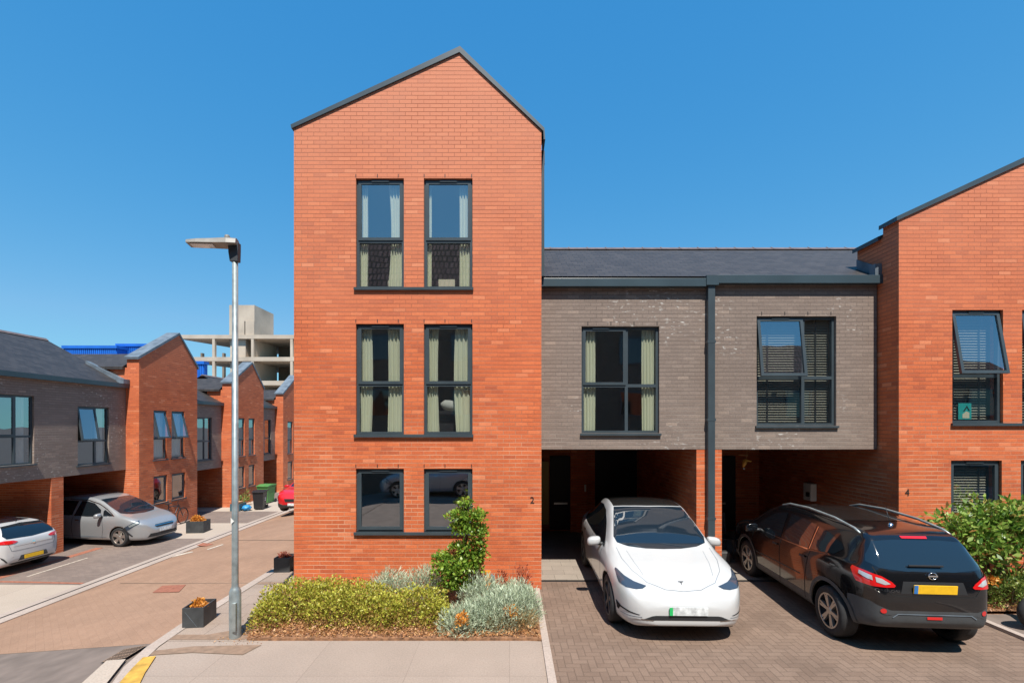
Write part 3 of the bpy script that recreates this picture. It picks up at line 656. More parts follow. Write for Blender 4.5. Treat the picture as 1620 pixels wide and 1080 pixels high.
mb = MB(); mb.quad((ox-.04, yo, oz+.05), (ox+.12, yo-.02, oz+.02), (ox+.14, yo-.02, oz+.04), (ox+.0, yo, oz+.08)); mb.v += [(a, b+.006, c) for a, b, c in mb.v[:4]]; mb.f.append((4, 5, 6, 7)); link('wing', mb, 'ornament', t)
mb = MB(); mb.lathe([(0, -.02), (.018, -.01), (.02, .005), (0, .02)], 10, 'z', (ox-.015, yo, oz-.115)); link('head', mb, 'white_plastic', t, smooth=True)
mb = MB(); mb.tube([(ox+.03, yo, oz+.07), (ox+.05, yo, oz+.16)], .004, 6); mb.tube([(ox-.12, yo, oz+.17), (ox+.07, yo, oz+.155)], .008, 6); mb.tube([(ox+.05, yo, oz+.15), (ox+.05, yo, zsof)], .003, 6); link('hanger', mb, 'carton', t)
t = thing('garden_chair', (4.75, 10.9, 0), 'dark folding chair with grey cloth in shadow behind the brick pillar', 'chair')
mb = MB()
for (x, y) in ((4.6, 10.7), (5.05, 10.7), (4.6, 11.1), (5.05, 11.1)): mb.tube([(x, y, 0), (x, y, .45)], .014, 8)
mb.tube([(4.6, 11.1, .45), (4.57, 11.2, .95), (5.08, 11.2, .95), (5.05, 11.1, .45)], .014, 8); link('frame', mb, 'grey_trim', t)
link('seat', MB().box(4.58, 5.07, 10.68, 11.12, .44, .47), 'black_trim', t); link('backrest', MB().box(4.6, 5.06, 11.15, 11.17, .55, .93), 'bike_black', t)
o = link('storage_box', MB().box(4.45, 4.85, 10.4, 10.65, .0, .24), 'steel', base=(4.65, 10.5, 0), bevel=.02); tag(o, 'low grey metal box on the floor behind the brick pillar', 'box')

# ------------------------------------------------------------------ left terrace (faces +X)
XG, XD = -13.73, -14.22
FG = frame_fn('side', XG); FD = frame_fn('side', XD)
def gy(x): return FPX*XG/(x-PX)
def dy(x): return FPX*XD/(x-PX)
def gable_left(y0, ya, y1, zt0, za, zt1, wins, label, openw, group='gabled houses of the left terrace'):
    H = thing('gabled_house', (XG, (y0+y1)/2, ZL), label, 'house', group)
    mb = MB(); zb = ZL-.3
    wall_panel(mb, FG, y0, y1, zb, zt0, wins, top=[(y0, zt0), (y1, zt0), (y1, max(zt1, zt0+.001)), (ya, za)])
    xb = XG-.45; xback = XG-7
    mb.quad((XG, y0, zb), (XG, y0, zt0), (xb, y0, zt0), (xb, y0, zb)); mb.quad((xb, y0, zb), (xb, y0, zt0-.33), (xb-.75, y0, zt0-.33), (xb-.75, y0, zt0-1.0), (xback, y0, zt0-1.9), (xback, y0, zb))
    mb.quad((XG, y1, zb), (XG, y1, zt1), (xb, y1, zt1), (xb, y1, zb)); mb.quad((xb, y1, zb), (xb, y1, zt1-.33), (xback, y1, zt1-.33), (xback, y1, zb))
    mb.quad((xb, y0, zt0-.4), (xb, y1, zt0-.4), (xb, y1, zt1), (xb, ya, za), (xb, y0, zt0))
    link('wall', mb, 'red_brick', H, fixn=False)
    mb = MB(); mb.prism([(y0-.07, zt0-.03), (y0-.09, zt0+.06), (ya, za+.1), (y1+.07, zt1+.05), (y1+.06, zt1-.05), (ya, za)], FG, -.5, .035); link('gable_coping', mb, 'lead', H)
    mb = MB(); zq = zt0+.32; mb.prism([(y0-.12, zt0-.4), (y0-.12, zt0-.3), (y0+.95, zq), (y1-.3, zq), (y1, zt1-.28), (y1, zt1-.36)], FG, -5, -.52); link('roof', mb, 'slate_x', H)
    for i, w in enumerate(wins):
        tz = w[2]+(w[3]-w[2])*.42 if (w[3]-w[2]) > 1.4 else None
        cs = [(w[0], w[1], (tz+w[3])/2, .22 if openw else 0)] if tz else [(w[0], w[1], (w[2]+w[3])/2, 0)]
        window(H, FG, *w, trans=tz, casements=cs, sill=True, sillext=.05)
    zs = sorted(set((w[2], w[3]) for w in wins))
    for c, d in zs: room(H, FG, y0+.15, y1-.15, c-.7, d+.15, 2.5)
    return H
def L(y_px_top, y_px_bot, xpx, fn, X): Y = FPX*X/(xpx-PX); return 3-(y_px_bot-PY)*Y/FPX, 3-(y_px_top-PY)*Y/FPX
Y0, YA, Y1 = gy(220), gy(283), gy(312)
g1w = [(gy(243), gy(264), 1.70, 3.62), (gy(271.5), gy(292), 1.70, 3.62), (gy(243), gy(264.5), .0, 1.06), (gy(272), gy(293), .0, 1.06)]
gable_left(Y0, YA, Y1, 5.50, 6.78, 5.55, g1w, 'nearest gabled brick house of the left terrace, two upper windows propped open', True)
g2 = [gy(366), gy(398.5), gy(417)]
g2w = [(gy(376), gy(387), 1.48, 3.42), (gy(393.5), gy(403), 1.48, 3.42), (gy(376), gy(387), -.15, .95), (gy(393.5), gy(403), -.15, .95)]
gable_left(g2[0], g2[1], g2[2], 5.12, 6.32, 5.1, g2w, 'middle gabled red brick house of the left terrace, behind the wheelie bins', False)
g3 = [gy(448), gy(470), gy(482)]
g3w = [(gy(455), gy(463), 1.3, 3.3), (gy(470), gy(477), 1.3, 3.3), (gy(455), gy(463), -.3, .8)]
gable_left(g3[0], g3[1], g3[2], 4.95, 6.2, 4.95, g3w, 'farthest gabled red brick house of the left terrace, half hidden by the tall house', False)
gc = 'curtains of the left terrace'
curtains(FG, [(g1w[0][0]+.03, g1w[0][1]-.03, 0)], g1w[0][2]+.1, g1w[0][3]-.1, 'dull net curtain in the left upper window of the nearest left gabled house', mat='curtain_white', group=gc)
curtains(FG, [(g1w[1][0]+.03, g1w[1][1]-.03, 0)], g1w[1][2]+.1, g1w[1][3]-.1, 'dull net curtain in the right upper window of the nearest left gabled house', mat='curtain_white', group=gc, seed=3)

def bay_left(y0, y1, zs, ze, wins, label, single=True, ry=None):
    H = thing('carport_house', (XD, (y0+y1)/2, ZL), label, 'house', 'grey brick carport houses of the left terrace')
    mb = MB(); wall_panel(mb, FD, y0, y1, zs, ze, [w[:4] for w in wins]); link('wall', mb, 'grey_brick', H, fixn=False)
    mb = MB(); mb.box(XD-6, XD-.01, y0, y1, zs+.01, zs+.2); link('soffit', mb, 'black_trim', H)
    r = 2.95; tp = .55; mb = MB(); zr = ze+tp*(r+.06)
    mb.quad((XD+.06, y0, ze), (XD+.06, y1, ze), (XD-r, y1, zr), (XD-r, y0, zr)); mb.quad((XD-r, y0, zr), (XD-r, y1, zr), (XD-2*r, y1, ze), (XD-2*r, y0, ze)); 
    link('roof', mb, 'slate_y', H, fixn=False)
    mb = MB(); mb.prism([(XD-r-.12, zr-.04), (XD-r, zr+.05), (XD-r+.12, zr-.04)], lambda a, n, b: (a, n, b), y0, y1); link('ridge_tiles', mb, 'ridge_tile', H)
    mb = MB(); mb.box(XD, XD+.14, y0, y1, ze-.14, ze+.01); link('gutter', mb, 'gutter_metal', H)
    mb = MB(); mb.box(XD-6.2, XD-6, y0, y1, ZL, zs+.2)
    link('back_wall', mb, 'red_brick', H)
    for (a, b, c, d, m, tz, ang) in wins:
        window(H, FD, a, b, c, d, mull=m, trans=tz, casements=[(a, m, (tz+d)/2, ang)] if m else [], sillext=.06)
        room(H, FD, max(a-.3, y0+.1), min(b+.3, y1-.1), max(c-.6, zs+.22), d+.2, 2.2)
    return H
wA = (dy(-60), dy(54), 1.88, 3.90); wB = (dy(123), dy(172.5), 1.70, 3.66)
Hb = bay_left(8.0, Y0-.005, 1.40, 4.55, [(*wA, dy(26), 2.70, 0), (*wB, dy(153), 2.50, .16)], 'nearest grey brick storey of the left terrace over two open carports')
mb = MB(); mb.box(XD-6, XD-.005, 14.72, 15.12, ZL-.1, 1.405); link('party_wall', mb, 'red_brick', Hb)
mb = MB(); mb.prism([(XD+.0, 4.56), (XD-1.3, 4.56+.55*1.3), (XD-1.3, 4.68+.55*1.3), (XD, 4.74)], lambda a, n, b: (a, n, b), Y0-.22, Y0-.02); mb.box(XD-.1, XD+.16, Y0-.3, Y0-.02, 4.56, 4.72); link('flashing', mb, 'lead', Hb)
Hc = bay_left(Y1+.005, g2[0]-.005, .98, 4.15, [(dy(300), dy(335), 1.42, 3.42, dy(325), 2.3, 0)], 'second grey brick storey of the left terrace, between the nearest and middle gables')
Hd = bay_left(g2[2]+.005, g3[0]-.005, 1.0, 4.2, [(dy(418.5), dy(428.5), 1.4, 3.4, None, 2.3, 0)], 'small third grey brick storey of the left terrace, behind the green bin')
curtains(FD, [(dy(30), dy(46), 0)], wA[2]+.05, wA[3]-.05, 'grey sheer curtain in the wide grey brick window at the left edge of the photo', mat='curtain_white', group=gc, seed=4)
curtains(FD, [(dy(158), dy(168), 0)], wB[2]+.05, wB[3]-.05, 'pale curtain in the narrow grey brick window with the tilted pane', mat='curtain_white', group=gc, seed=5)

# ------------------------------------------------------------------ houses across the street, behind the camera (seen in the window panes)
Ho = thing('opposite_terrace', (0, -6.5, 0), 'long brown brick terrace with brown pantiled roof, seen only mirrored in the window panes', 'house')
mb = MB(); mb.box(-30, 30, -14, -6.5, -1.3, 8.6); link('wall', mb, 'brown_brick', Ho)
mb = MB(); mb.quad((-30, -6.2, 8.55), (30, -6.2, 8.55), (30, -10.2, 13.9), (-30, -10.2, 13.9)); mb.quad((-30, -14.2, 8.55), (30, -14.2, 8.55), (30, -10.2, 13.9), (-30, -10.2, 13.9)); link('roof', mb, 'pantile', Ho, fixn=False)
for i in range(12):
    x = -25+i*4.4
    for z in (.9, 3.5, 6.3):
        mb = MB(); rect_frame(mb, lambda u, n, z_: (u, -6.5+n, z_), x, x+1.3, z, z+1.4, .08, .005, .06); w_ = link('window', mb, 'anthracite', Ho)
        link('pane', MB().box(x+.08, x+1.22, -6.495, -6.48, z+.08, z+1.32), 'car_glass', w_)

# ------------------------------------------------------------------ concrete frame building and blue sheds far behind
YC = 60.0
def cx(x, Y=YC): return (x-PX)*Y/FPX
def cz(y, Y=YC): return 3-(y-PY)*Y/FPX
C = thing('concrete_building', (cx(390), YC, 0), 'unfinished bare concrete frame building with a tall stair tower behind the terrace', 'building')
mb = MB()
for yt, yb in ((529.5, 535.5), (564.5, 571), (602, 609), (640, 647)):
    zt, zb_ = cz(yt), cz(yb); x0, x1 = cx(285), -15.0
    P = [(x0, YC), (x1, YC), (x1, YC+13), (cx(345), YC+13), (x0, YC+1.0)]
    k = len(P); b0 = len(mb.v); mb.v += [(x, y, zb_) for x, y in P]+[(x, y, zt) for x, y in P]
    mb.f += [tuple(b0+i for i in reversed(range(k))), tuple(b0+k+i for i in range(k))]+[(b0+i, b0+(i+1) % k, b0+k+(i+1) % k, b0+k+i) for i in range(k)]
link('floor_slab', mb, 'concrete', C)
colx = [337.5, 399, 461]
for x in colx: link('column', MB().box(cx(x-2), cx(x+2), YC+.02, YC+.4, -1, cz(535.5)), 'concrete', C)
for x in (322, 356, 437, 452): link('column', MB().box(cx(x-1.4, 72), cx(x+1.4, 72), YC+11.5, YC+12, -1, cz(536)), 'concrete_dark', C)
mb = MB(); mb.box(cx(360.5), cx(385), YC+.5, YC+6, -1, cz(535)); mb.box(cx(399), cx(400.5), YC+.5, YC+6, -1, cz(535)); link('core_wall', mb, 'concrete', C)
mb = MB(); X0, X1 = cx(360.5), cx(400.5); mb.box(X0, cx(384.5), YC+.3, YC+5.2, cz(530), cz(481.5)); mb.box(cx(386.8), X1, YC+.3, YC+5.2, cz(530), cz(481.5)); mb.box(cx(384.5), cx(386.8), YC+.3, YC+5.2, cz(507), cz(481.5)); mb.box(cx(384.5), cx(386.8), YC+1.2, YC+5.2, cz(530), cz(507))
mb.box(cx(386.8)-.01, X1-.01, YC+.22, YC+.3, cz(530), cz(507))
link('stair_tower', mb, 'concrete', C)
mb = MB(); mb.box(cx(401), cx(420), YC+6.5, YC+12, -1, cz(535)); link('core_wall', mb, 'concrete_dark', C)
mb = MB(); mb.prism([(YC+2, cz(571)), (YC+10, cz(560)), (YC+10, cz(558)), (YC+2, cz(569))], lambda a, n, b: (n, a, b), cx(430), cx(445)); link('stair_flight', mb, 'concrete', C)
S = thing('blue_shed', (-40, 50, -1), 'bright blue ribbed metal shed showing above the nearest terrace roof', 'shed')
def shed(S, x0, x1, ytop, Y, n, dp=8):
    mb = MB(); X0, X1 = cx(x0, Y), cx(x1, Y); z = cz(ytop, Y); k = (X1-X0)/n
    for i in range(n): mb.box(X0+i*k, X0+i*k+k*.7, Y, Y+.2, -1, z); mb.box(X0+i*k+k*.7, X0+(i+1)*k, Y+.07, Y+.2, -1, z)
    mb.box(X0, X1, Y+.21, Y+dp, -1, z-.02); link('wall', mb, 'blue_sheet', S)
    link('roof_trim', MB().box(X0-.1, X1+.1, Y-.1, Y+dp+.1, z+.003, z+.3), 'blue_sheet', S)
shed(S, 100, 184, 551, 50, 26, 1.5); shed(S, 185, 262, 548, 52, 24, 1.5)
S2 = thing('blue_shed', (cx(318, 50), 50, -1), 'narrow bright blue ribbed shed between the nearest and middle left gables', 'shed'); shed(S2, 300, 322, 576, 46, 8, .6)

# ------------------------------------------------------------------ cars (local frame: x forward, y left, z up)
def curve(pts):
    xs = np.array([p[0] for p in pts], float); ys = np.array([p[1] for p in pts], float)
    h = np.diff(xs); d = np.diff(ys)/h; m = np.zeros(len(xs)); m[0], m[-1] = d[0], d[-1]
    for i in range(1, len(xs)-1):
        m[i] = 0 if d[i-1]*d[i] <= 0 else (h[i-1]+h[i])*3/((2*h[i]+h[i-1])/d[i-1]+(h[i]+2*h[i-1])/d[i])
    def f(x):
        i = int(min(max(np.searchsorted(xs, x)-1, 0), len(h)-1)); t = (x-xs[i])/h[i]; t = min(max(t, 0), 1)
        return (2*t**3-3*t*t+1)*ys[i]+(t**3-2*t*t+t)*h[i]*m[i]+(-2*t**3+3*t*t)*ys[i+1]+(t**3-t*t)*h[i]*m[i+1]
    return f
def catmull(P, n):
    out = []; P = [2*P[0]-P[1]]+P+[2*P[-1]-P[-2]]
    for i in range(1, len(P)-2):
        for k in range(n):
            t = k/n; a, b, c, d = P[i-1], P[i], P[i+1], P[i+2]
            out.append(.5*((2*b)+(-a+c)*t+(2*a-5*b+4*c-d)*t*t+(-a+3*b-3*c+d)*t**3))
    out.append(P[-2]); return out
class Car:
    def __init__(s, name, loc, heading, spec, label, group=None, scale=1.0):
        s.spec = spec; s.t = thing(name, loc, label, 'car', group)
        s.t.rotation_euler = (0, 0, heading); s.t.scale = (scale,)*3
        L2 = spec['L']/2; f = {k: curve(v) for k, v in spec['curves'].items()}; s.f = f
        NX = 110; xs = [-L2*math.cos(math.pi*i/(NX-1))*.75-L2*.25*(1-2*i/(NX-1)) for i in range(NX)]
        rows = []
        for x in xs:
            zb, zs, zt, w, wr = (f[k](x) for k in ('bot', 'sh', 'top', 'w', 'wr'))
            zt = max(zt, zs+.012); ze = zs+(zt-zs)*spec.get('ek', .9)
            cab = min(1, max(0, (zt-zs-.12)/.25))
            P = [(0, zb), (w*.55, zb), (w*.88, zb+.015), (w*.965, zb+.09), (w*.985, zb+.30*(zs-zb)), (w*1.0, zb+.62*(zs-zb)), (w*.992, zb+.86*(zs-zb)), (w*.955, zs)]
            bw = w*.955; P.append((bw+(wr-bw)*(.10+.18*(1-cab)), zs+(ze-zs)*(.10+.4*(1-cab)))); P.append((bw+(wr-bw)*.55+.012*cab, zs+(ze-zs)*(.55+.20*(1-cab))))
            P += [(wr, ze), (wr*.80, ze+(zt-ze)*.62), (wr*.4, ze+(zt-ze)*.93), (0, zt)]
            c = catmull([Vector((a, b, 0)) for a, b in P], 3); rows.append([(x, p.x, p.y) for p in c])
        s.n = len(rows[0]); V = []; F = []
        half = s.n; ring = 2*half-2
        for r in rows: V += r+[(p[0], -p[1], p[2]) for p in reversed(r[1:-1])]
        for i in range(NX-1):
            for k in range(ring): a = i*ring+k; b = i*ring+(k+1) % ring; F.append((a, b, b+ring, a+ring))
        for base, flip in ((0, 0), ((NX-1)*ring, 1)):
            for k in range(half-1):
                a, b = base+k, base+k+1; c = base+(ring-k-1) % ring if k+1 < half-1 else None; d = base+(ring-k) % ring
                q = (a, b, base+(ring-(k+1)) % ring, d)
                q = tuple(dict.fromkeys(q))
                if len(q) > 2: F.append(q if flip else tuple(reversed(q)))
        s.V = [Vector(v) for v in V]; s.bvh = BVHTree.FromPolygons(V, F)
        me = bpy.data.meshes.new('body'); me.from_pydata(V, [], F); bm = bmesh.new(); bm.from_mesh(me); bmesh.ops.recalc_face_normals(bm, faces=bm.faces); bm.to_mesh(me); bm.free()
        me.polygons.foreach_set('use_smooth', [True]*len(me.polygons))
        o = bpy.data.objects.new('body', me); COL.objects.link(o); me.materials.append(MATS[spec['paint']]); me.materials.append(MATS['arch_black'])
        cut = bmesh.new(); ra = spec['ra']
        for ax in spec['axles']:
            for sd in (-1, 1):
                m = Matrix.Translation((ax, sd*1.0, spec['rw']+.01)) @ Matrix.Rotation(R(90), 4, 'X')
                bmesh.ops.create_cone(cut, cap_ends=True, segments=48, radius1=ra, radius2=ra, depth=.72, matrix=m)
        cm = bpy.data.meshes.new('cut'); cut.to_mesh(cm); cut.free(); cm.materials.append(MATS['arch_black']); cm.materials.append(MATS['arch_black'])
        cm.polygons.foreach_set('material_index', [1]*len(cm.polygons))
        co = bpy.data.objects.new('cut', cm); COL.objects.link(co)
        md = o.modifiers.new('b', 'BOOLEAN'); md.operation = 'DIFFERENCE'; md.solver = 'EXACT'; md.use_self = True; md.object = co
        dg = bpy.context.evaluated_depsgraph_get(); dg.update()
        ne = bpy.data.meshes.new_from_object(o.evaluated_get(dg)); o.modifiers.clear(); o.data = ne; bpy.data.objects.remove(co)
        # lower cladding split off as a part of its own
        if spec.get('clad'):
            cf, cmat, cname = spec['clad']
            def low(c): 
                zb, zs = f['bot'](c.x), f['sh'](c.x); return c.z < zb+cf(c.x)*(zs-zb)
            for keep, nm in ((False, None), (True, cname)):
                bm = bmesh.new(); bm.from_mesh(ne)
                dl = [fc for fc in bm.faces if (low(fc.calc_center_median()) and fc.material_index == 0) != keep]
                bmesh.ops.delete(bm, geom=dl, context='FACES'); m2 = bpy.data.meshes.new(nm or 'body'); bm.to_mesh(m2); bm.free()
                if not keep: o.data = m2; m2.materials.clear(); [m2.materials.append(MATS[q]) for q in (spec['paint'], 'arch_black')]
                else:
                    m2.materials.append(MATS[cmat]); c = bpy.data.objects.new(nm, m2); COL.objects.link(c); c.parent = s.t
        o.parent = s.t; s.body = o
        for i, ax in enumerate(spec['axles']):
            for sd in (-1, 1): s.wheel(ax, sd)
    def hit(s, o, d):
        r = s.bvh.ray_cast(Vector(o), Vector(d)); return (r[0], r[1]) if r[0] is not None else (None, None)
    def part(s, name, V, F, mat, parent=None, smooth=True):
        me = bpy.data.meshes.new(name); me.from_pydata([tuple(v) for v in V], [], F); me.materials.append(MATS[mat])
        if smooth: me.polygons.foreach_set('use_smooth', [True]*len(me.polygons))
        o = bpy.data.objects.new(name, me); COL.objects.link(o); o.parent = parent or s.t; return o
    def proj(s, u, v, ang, mode, off):
        """ang: azimuth the decal faces (0 front, 90 left, 180 rear); mode 'h' or 'top'"""
        if mode == 'top': o = Vector((u, v, 4)); d = Vector((0, 0, -1))
        else:
            a = R(ang); n = Vector((math.cos(a), math.sin(a), 0)); r = Vector((-math.sin(a), math.cos(a), 0)); o = n*6+r*u+Vector((0, 0, v)); d = -n
        p, nn = s.hit(o, d)
        if p is None: return None
        if nn.dot(d) > 0: nn = -nn
        return p+nn*off
    def decal(s, name, poly, mat, ang=0, mode='h', off=.004, res=.035, parent=None, smooth_poly=0, skirt=.012):
        P = [Vector(p) for p in poly]
        if smooth_poly:
            Q = []; n = len(P)
            for i in range(n):
                a, b, c, d = P[i-1], P[i], P[(i+1) % n], P[(i+2) % n]
                for k in range(smooth_poly): t = k/smooth_poly; Q.append(.5*((2*b)+(-a+c)*t+(2*a-5*b+4*c-d)*t*t+(-a+3*b-3*c+d)*t**3))
            P = Q
        B = []
        for i, p in enumerate(P):
            q = P[(i+1) % len(P)]; k = max(1, int((q-p).length/res)); B += [p+(q-p)*j/k for j in range(k)]
        x0, x1 = min(p.x for p in B), max(p.x for p in B); y0, y1 = min(p.y for p in B), max(p.y for p in B)
        I = []; nx = int((x1-x0)/res)+1; ny = int((y1-y0)/res)+1
        def inside(p):
            c = False; j = len(P)-1
            for i in range(len(P)):
                if (P[i].y > p.y) != (P[j].y > p.y) and p.x < (P[j].x-P[i].x)*(p.y-P[i].y)/(P[j].y-P[i].y)+P[i].x: c = not c
                j = i
            return c
        for i in range(nx+1):
            for j in range(ny+1):
                p = Vector((x0+(x1-x0)*(i+.5)/(nx+1), y0+(y1-y0)*(j+.5)/(ny+1)))
                if inside(p) and min((p-b).length for b in B) > res*.4: I.append(p)
        n = len(B); vo, ed, fa = geometry.delaunay_2d_cdt(B+I, [], [list(range(n))], 1, 1e-6)[:3]
        V = []; ok = []
        for v in vo:
            q = s.proj(v.x, v.y, ang, mode, off); ok.append(q is not None); V.append(q if q is not None else Vector((0, 0, .5)))
        F = [tuple(f) for f in fa if all(ok[i] for i in f)]
        return s.part(name, V, F, mat, parent)
    def line(s, name, pts, w, mat, ang=0, mode='h', off=.003, parent=None):
        """thin strip following the body"""
        P = [Vector(p) for p in pts]; Q = []
        for a, b in zip(P[:-1], P[1:]):
            k = max(1, int((b-a).length/.03)); Q += [a+(b-a)*j/k for j in range(k)]
        Q.append(P[-1]); V = []; F = []; ok = []
        for i, p in enumerate(Q):
            t = (Q[min(i+1, len(Q)-1)]-Q[max(i-1, 0)]).normalized(); nn = Vector((-t.y, t.x))*w/2
            for q in (p-nn, p+nn): r = s.proj(q.x, q.y, ang, mode, off); ok.append(r is not None); V.append(r if r is not None else Vector((0, 0, .5)))
        for i in range(len(Q)-1):
            f = (2*i, 2*i+1, 2*i+3, 2*i+2)
            if all(ok[k] for k in f): F.append(f)
        return s.part(name, V, F, mat, parent)
    def wheel(s, ax, sd):
        r = s.spec['rw']; wo = s.f['w'](ax)-.02; ww = .22; rr = s.spec.get('rim', r*.68)
        w = bpy.data.objects.new('wheel', None); COL.objects.link(w); w.parent = s.t; w.location = (ax, sd*wo, r)
        mb = MB(); mb.lathe([(rr, -.0), (rr+.01, .006), (r*.86, .012), (r*.955, .0), (r*.995, -.035), (r, -.07), (r, -.15), (r*.99, -.19), (r*.95, -.215), (rr, -.21), (rr, 0)], 44, 'y')
        V = [(v[0], v[1]*sd, v[2]) for v in mb.v]; s.part('tyre', V, mb.f, 'tyre', w)
        mb = MB(); mb.lathe([(rr+.004, -.002), (rr-.018, .002), (rr-.022, -.015), (rr-.02, -.12), (0, -.12)], 44, 'y'); s.part('barrel', [(v[0], v[1]*sd, v[2]) for v in mb.v], mb.f, 'rim_dark', w)
        mb = MB(); n = s.spec.get('spokes', 5); tw = s.spec.get('twin', False)
        mb.lathe([(rr+.002, -.004), (rr-.001, .004), (rr-.02, .003), (rr-.02, -.012)], 44, 'y'); mb.lathe([(0, .0), (.045, -.002), (.06, -.012), (.06, -.05)], 20, 'y')
        for k in range(n):
            for dv in ((-.11, .11) if tw else (0,)):
                a = 2*math.pi*k/n+.2; a2 = a+dv
                w0, w1_ = (.018, .015) if tw else (s.spec.get('sw', .04)*.6, s.spec.get('sw', .04))
                p0 = (math.cos(a+dv*.35)*.04, math.sin(a+dv*.35)*.04); p1 = (math.cos(a2)*(rr-.012), math.sin(a2)*(rr-.012)); tx, tz = -math.sin(a2), math.cos(a2)
                b = len(mb.v)
                for (p, ww2, yy) in ((p0, w0, -.012), (p1, w1_, -.004)):
                    mb.v += [(p[0]-tx*ww2, yy, p[1]-tz*ww2), (p[0]+tx*ww2, yy, p[1]+tz*ww2), (p[0]+tx*ww2*1.2, yy-.035, p[1]+tz*ww2*1.2), (p[0]-tx*ww2*1.2, yy-.035, p[1]-tz*ww2*1.2)]
                for i in range(4): mb.f.append((b+i, b+(i+1) % 4, b+4+(i+1) % 4, b+4+i))
        s.part('rim', [(v[0], v[1]*sd, v[2]) for v in mb.v], mb.f, s.spec.get('rimmat', 'rim_silver'), w, smooth=False)
    def box(s, name, c, size, mat, parent=None, rot=0, bevel=.008, tilt=0):
        mb = MB(); M = Matrix.Translation(c) @ Matrix.Rotation(rot, 4, 'Z') @ Matrix.Rotation(tilt, 4, 'Y'); a, b, d = (q/2 for q in size); mb.box(-a, a, -b, b, -d, d, M)
        o = s.part(name, mb.v, mb.f, mat, parent, smooth=False)
        if bevel: m = o.modifiers.new('bevel', 'BEVEL'); m.width = bevel; m.segments = 2
        return o
    def mirror(s, x, y, z, sd, mat, glassmat='car_glass'):
        mb = MB(); nu, nv = 20, 10
        for i in range(nv+1):
            for k in range(nu):
                th = math.pi*i/nv; ph = 2*math.pi*k/nu
                px, py, pz = math.sin(th)*math.cos(ph), math.sin(th)*math.sin(ph), math.cos(th)
                e = lambda q: math.copysign(abs(q)**.7, q)
                X = e(px)*.085; X = max(X, -.045)
                mb.v.append((x+X, sd*(y+e(py)*.115), z+e(pz)*.075-.02*py))
        for i in range(nv):
            for k in range(nu): a = i*nu+k; b = i*nu+(k+1) % nu; mb.f.append((a, b, b+nu, a+nu))
        o = s.part('mirror', mb.v, mb.f, mat)
        s.part('mirror_glass', [(x-.048, sd*(y-.085), z-.05), (x-.048, sd*(y+.09), z-.055), (x-.048, sd*(y+.09), z+.04), (x-.048, sd*(y-.085), z+.05)], [(0, 1, 2, 3)], 'chrome', o)
        mb = MB(); mb.tube([(x+.01, sd*(y-.2), z-.05), (x, sd*(y-.05), z-.045)], [.035, .03], 8); s.part('mirror_arm', mb.v, mb.f, 'black_trim', o)
def side(c, name, poly, mat, **k):
    for sd, a in ((1, 90), (-1, -90)):
        c.decal(name, [((-x if sd == 1 else x), z) for x, z in poly], mat, ang=a, **k)
def sideline(c, name, pts, w, mat, sides=(1, -1), **k):
    for sd in sides: c.line(name, [((-x if sd == 1 else x), z) for x, z in pts], w, mat, ang=90*sd, **k)

# --- white electric crossover facing the camera
sp = dict(L=4.75, paint='paint_white', rw=.355, ra=.385, axles=(1.53, -1.36), rim=.262, spokes=5, twin=True, rimmat='grey_trim', ek=.90, curves=dict(
    bot=[(-2.375, .34), (-2.2, .24), (-1.8, .19), (1.9, .19), (2.2, .20), (2.375, .27)],
    sh=[(-2.375, .70), (-2.25, .88), (-1.8, .99), (-1.2, 1.0), (0, .955), (.9, .93), (1.5, .90), (1.9, .83), (2.15, .73), (2.3, .60), (2.375, .47)],
    top=[(-2.375, .74), (-2.32, .98), (-2.2, 1.10), (-1.9, 1.22), (-1.4, 1.42), (-.8, 1.565), (-.2, 1.625), (.2, 1.60), (.6, 1.45), (1.0, 1.22), (1.25, 1.07), (1.45, 1.01), (1.8, .92), (2.1, .80), (2.28, .67), (2.375, .53)],
    w=[(-2.375, .42), (-2.34, .62), (-2.2, .80), (-1.9, .90), (-1.3, .955), (0, .945), (1.4, .955), (1.8, .92), (2.05, .86), (2.2, .79), (2.31, .68), (2.36, .56), (2.375, .46)],
    wr=[(-2.375, .35), (-2.2, .52), (-1.6, .50), (-.8, .60), (0, .64), (.4, .66), (1.0, .74), (1.3, .765), (1.8, .72), (2.1, .64), (2.3, .42), (2.375, .25)]))
T = Car('parked_car', (2.49, 8.86, 0), R(-91.5), sp, 'white electric car with black roof parked nose out in the left carport')
T.decal('windscreen', [(.30, -.60), (1.02, -.74), (1.15, -.71), (1.24, -.54), (1.30, -.28), (1.315, 0), (1.30, .28), (1.24, .54), (1.15, .71), (1.02, .74), (.30, .60), (.34, .3), (.355, 0), (.34, -.3)], 'car_glass_blue', mode='top', off=.003)
T.decal('glass_roof', [(.27, -.60), (.31, -.3), (.325, 0), (.31, .3), (.27, .60), (-.4, .58), (-1.2, .51), (-1.35, 0), (-1.2, -.51), (-.4, -.58)], 'roof_black', mode='top', off=.003)
side(T, 'side_window', [(.98, .99), (.72, 1.16), (.40, 1.34), (.10, 1.46), (-.3, 1.50), (-.8, 1.46), (-1.2, 1.35), (-1.55, 1.20), (-1.62, 1.09), (-1.3, 1.04), (-.3, 1.0)], 'car_glass')
sideline(T, 'door_gap', [(.88, .95), (.95, .7), (.88, .36)], .012, 'arch_black'); sideline(T, 'door_gap', [(-.15, .99), (-.17, .6), (-.15, .34)], .012, 'arch_black'); sideline(T, 'door_gap', [(-1.05, 1.0), (-1.0, .75), (-.86, .5), (-.85, .34)], .012, 'arch_black')
sideline(T, 'door_handle', [(.05, .86), (-.08, .865)], .03, 'chrome'); sideline(T, 'door_handle', [(-.85, .89), (-.98, .895)], .03, 'chrome'); sideline(T, 'sill_trim', [(1.1, .235), (-.95, .235)], .06, 'black_trim')
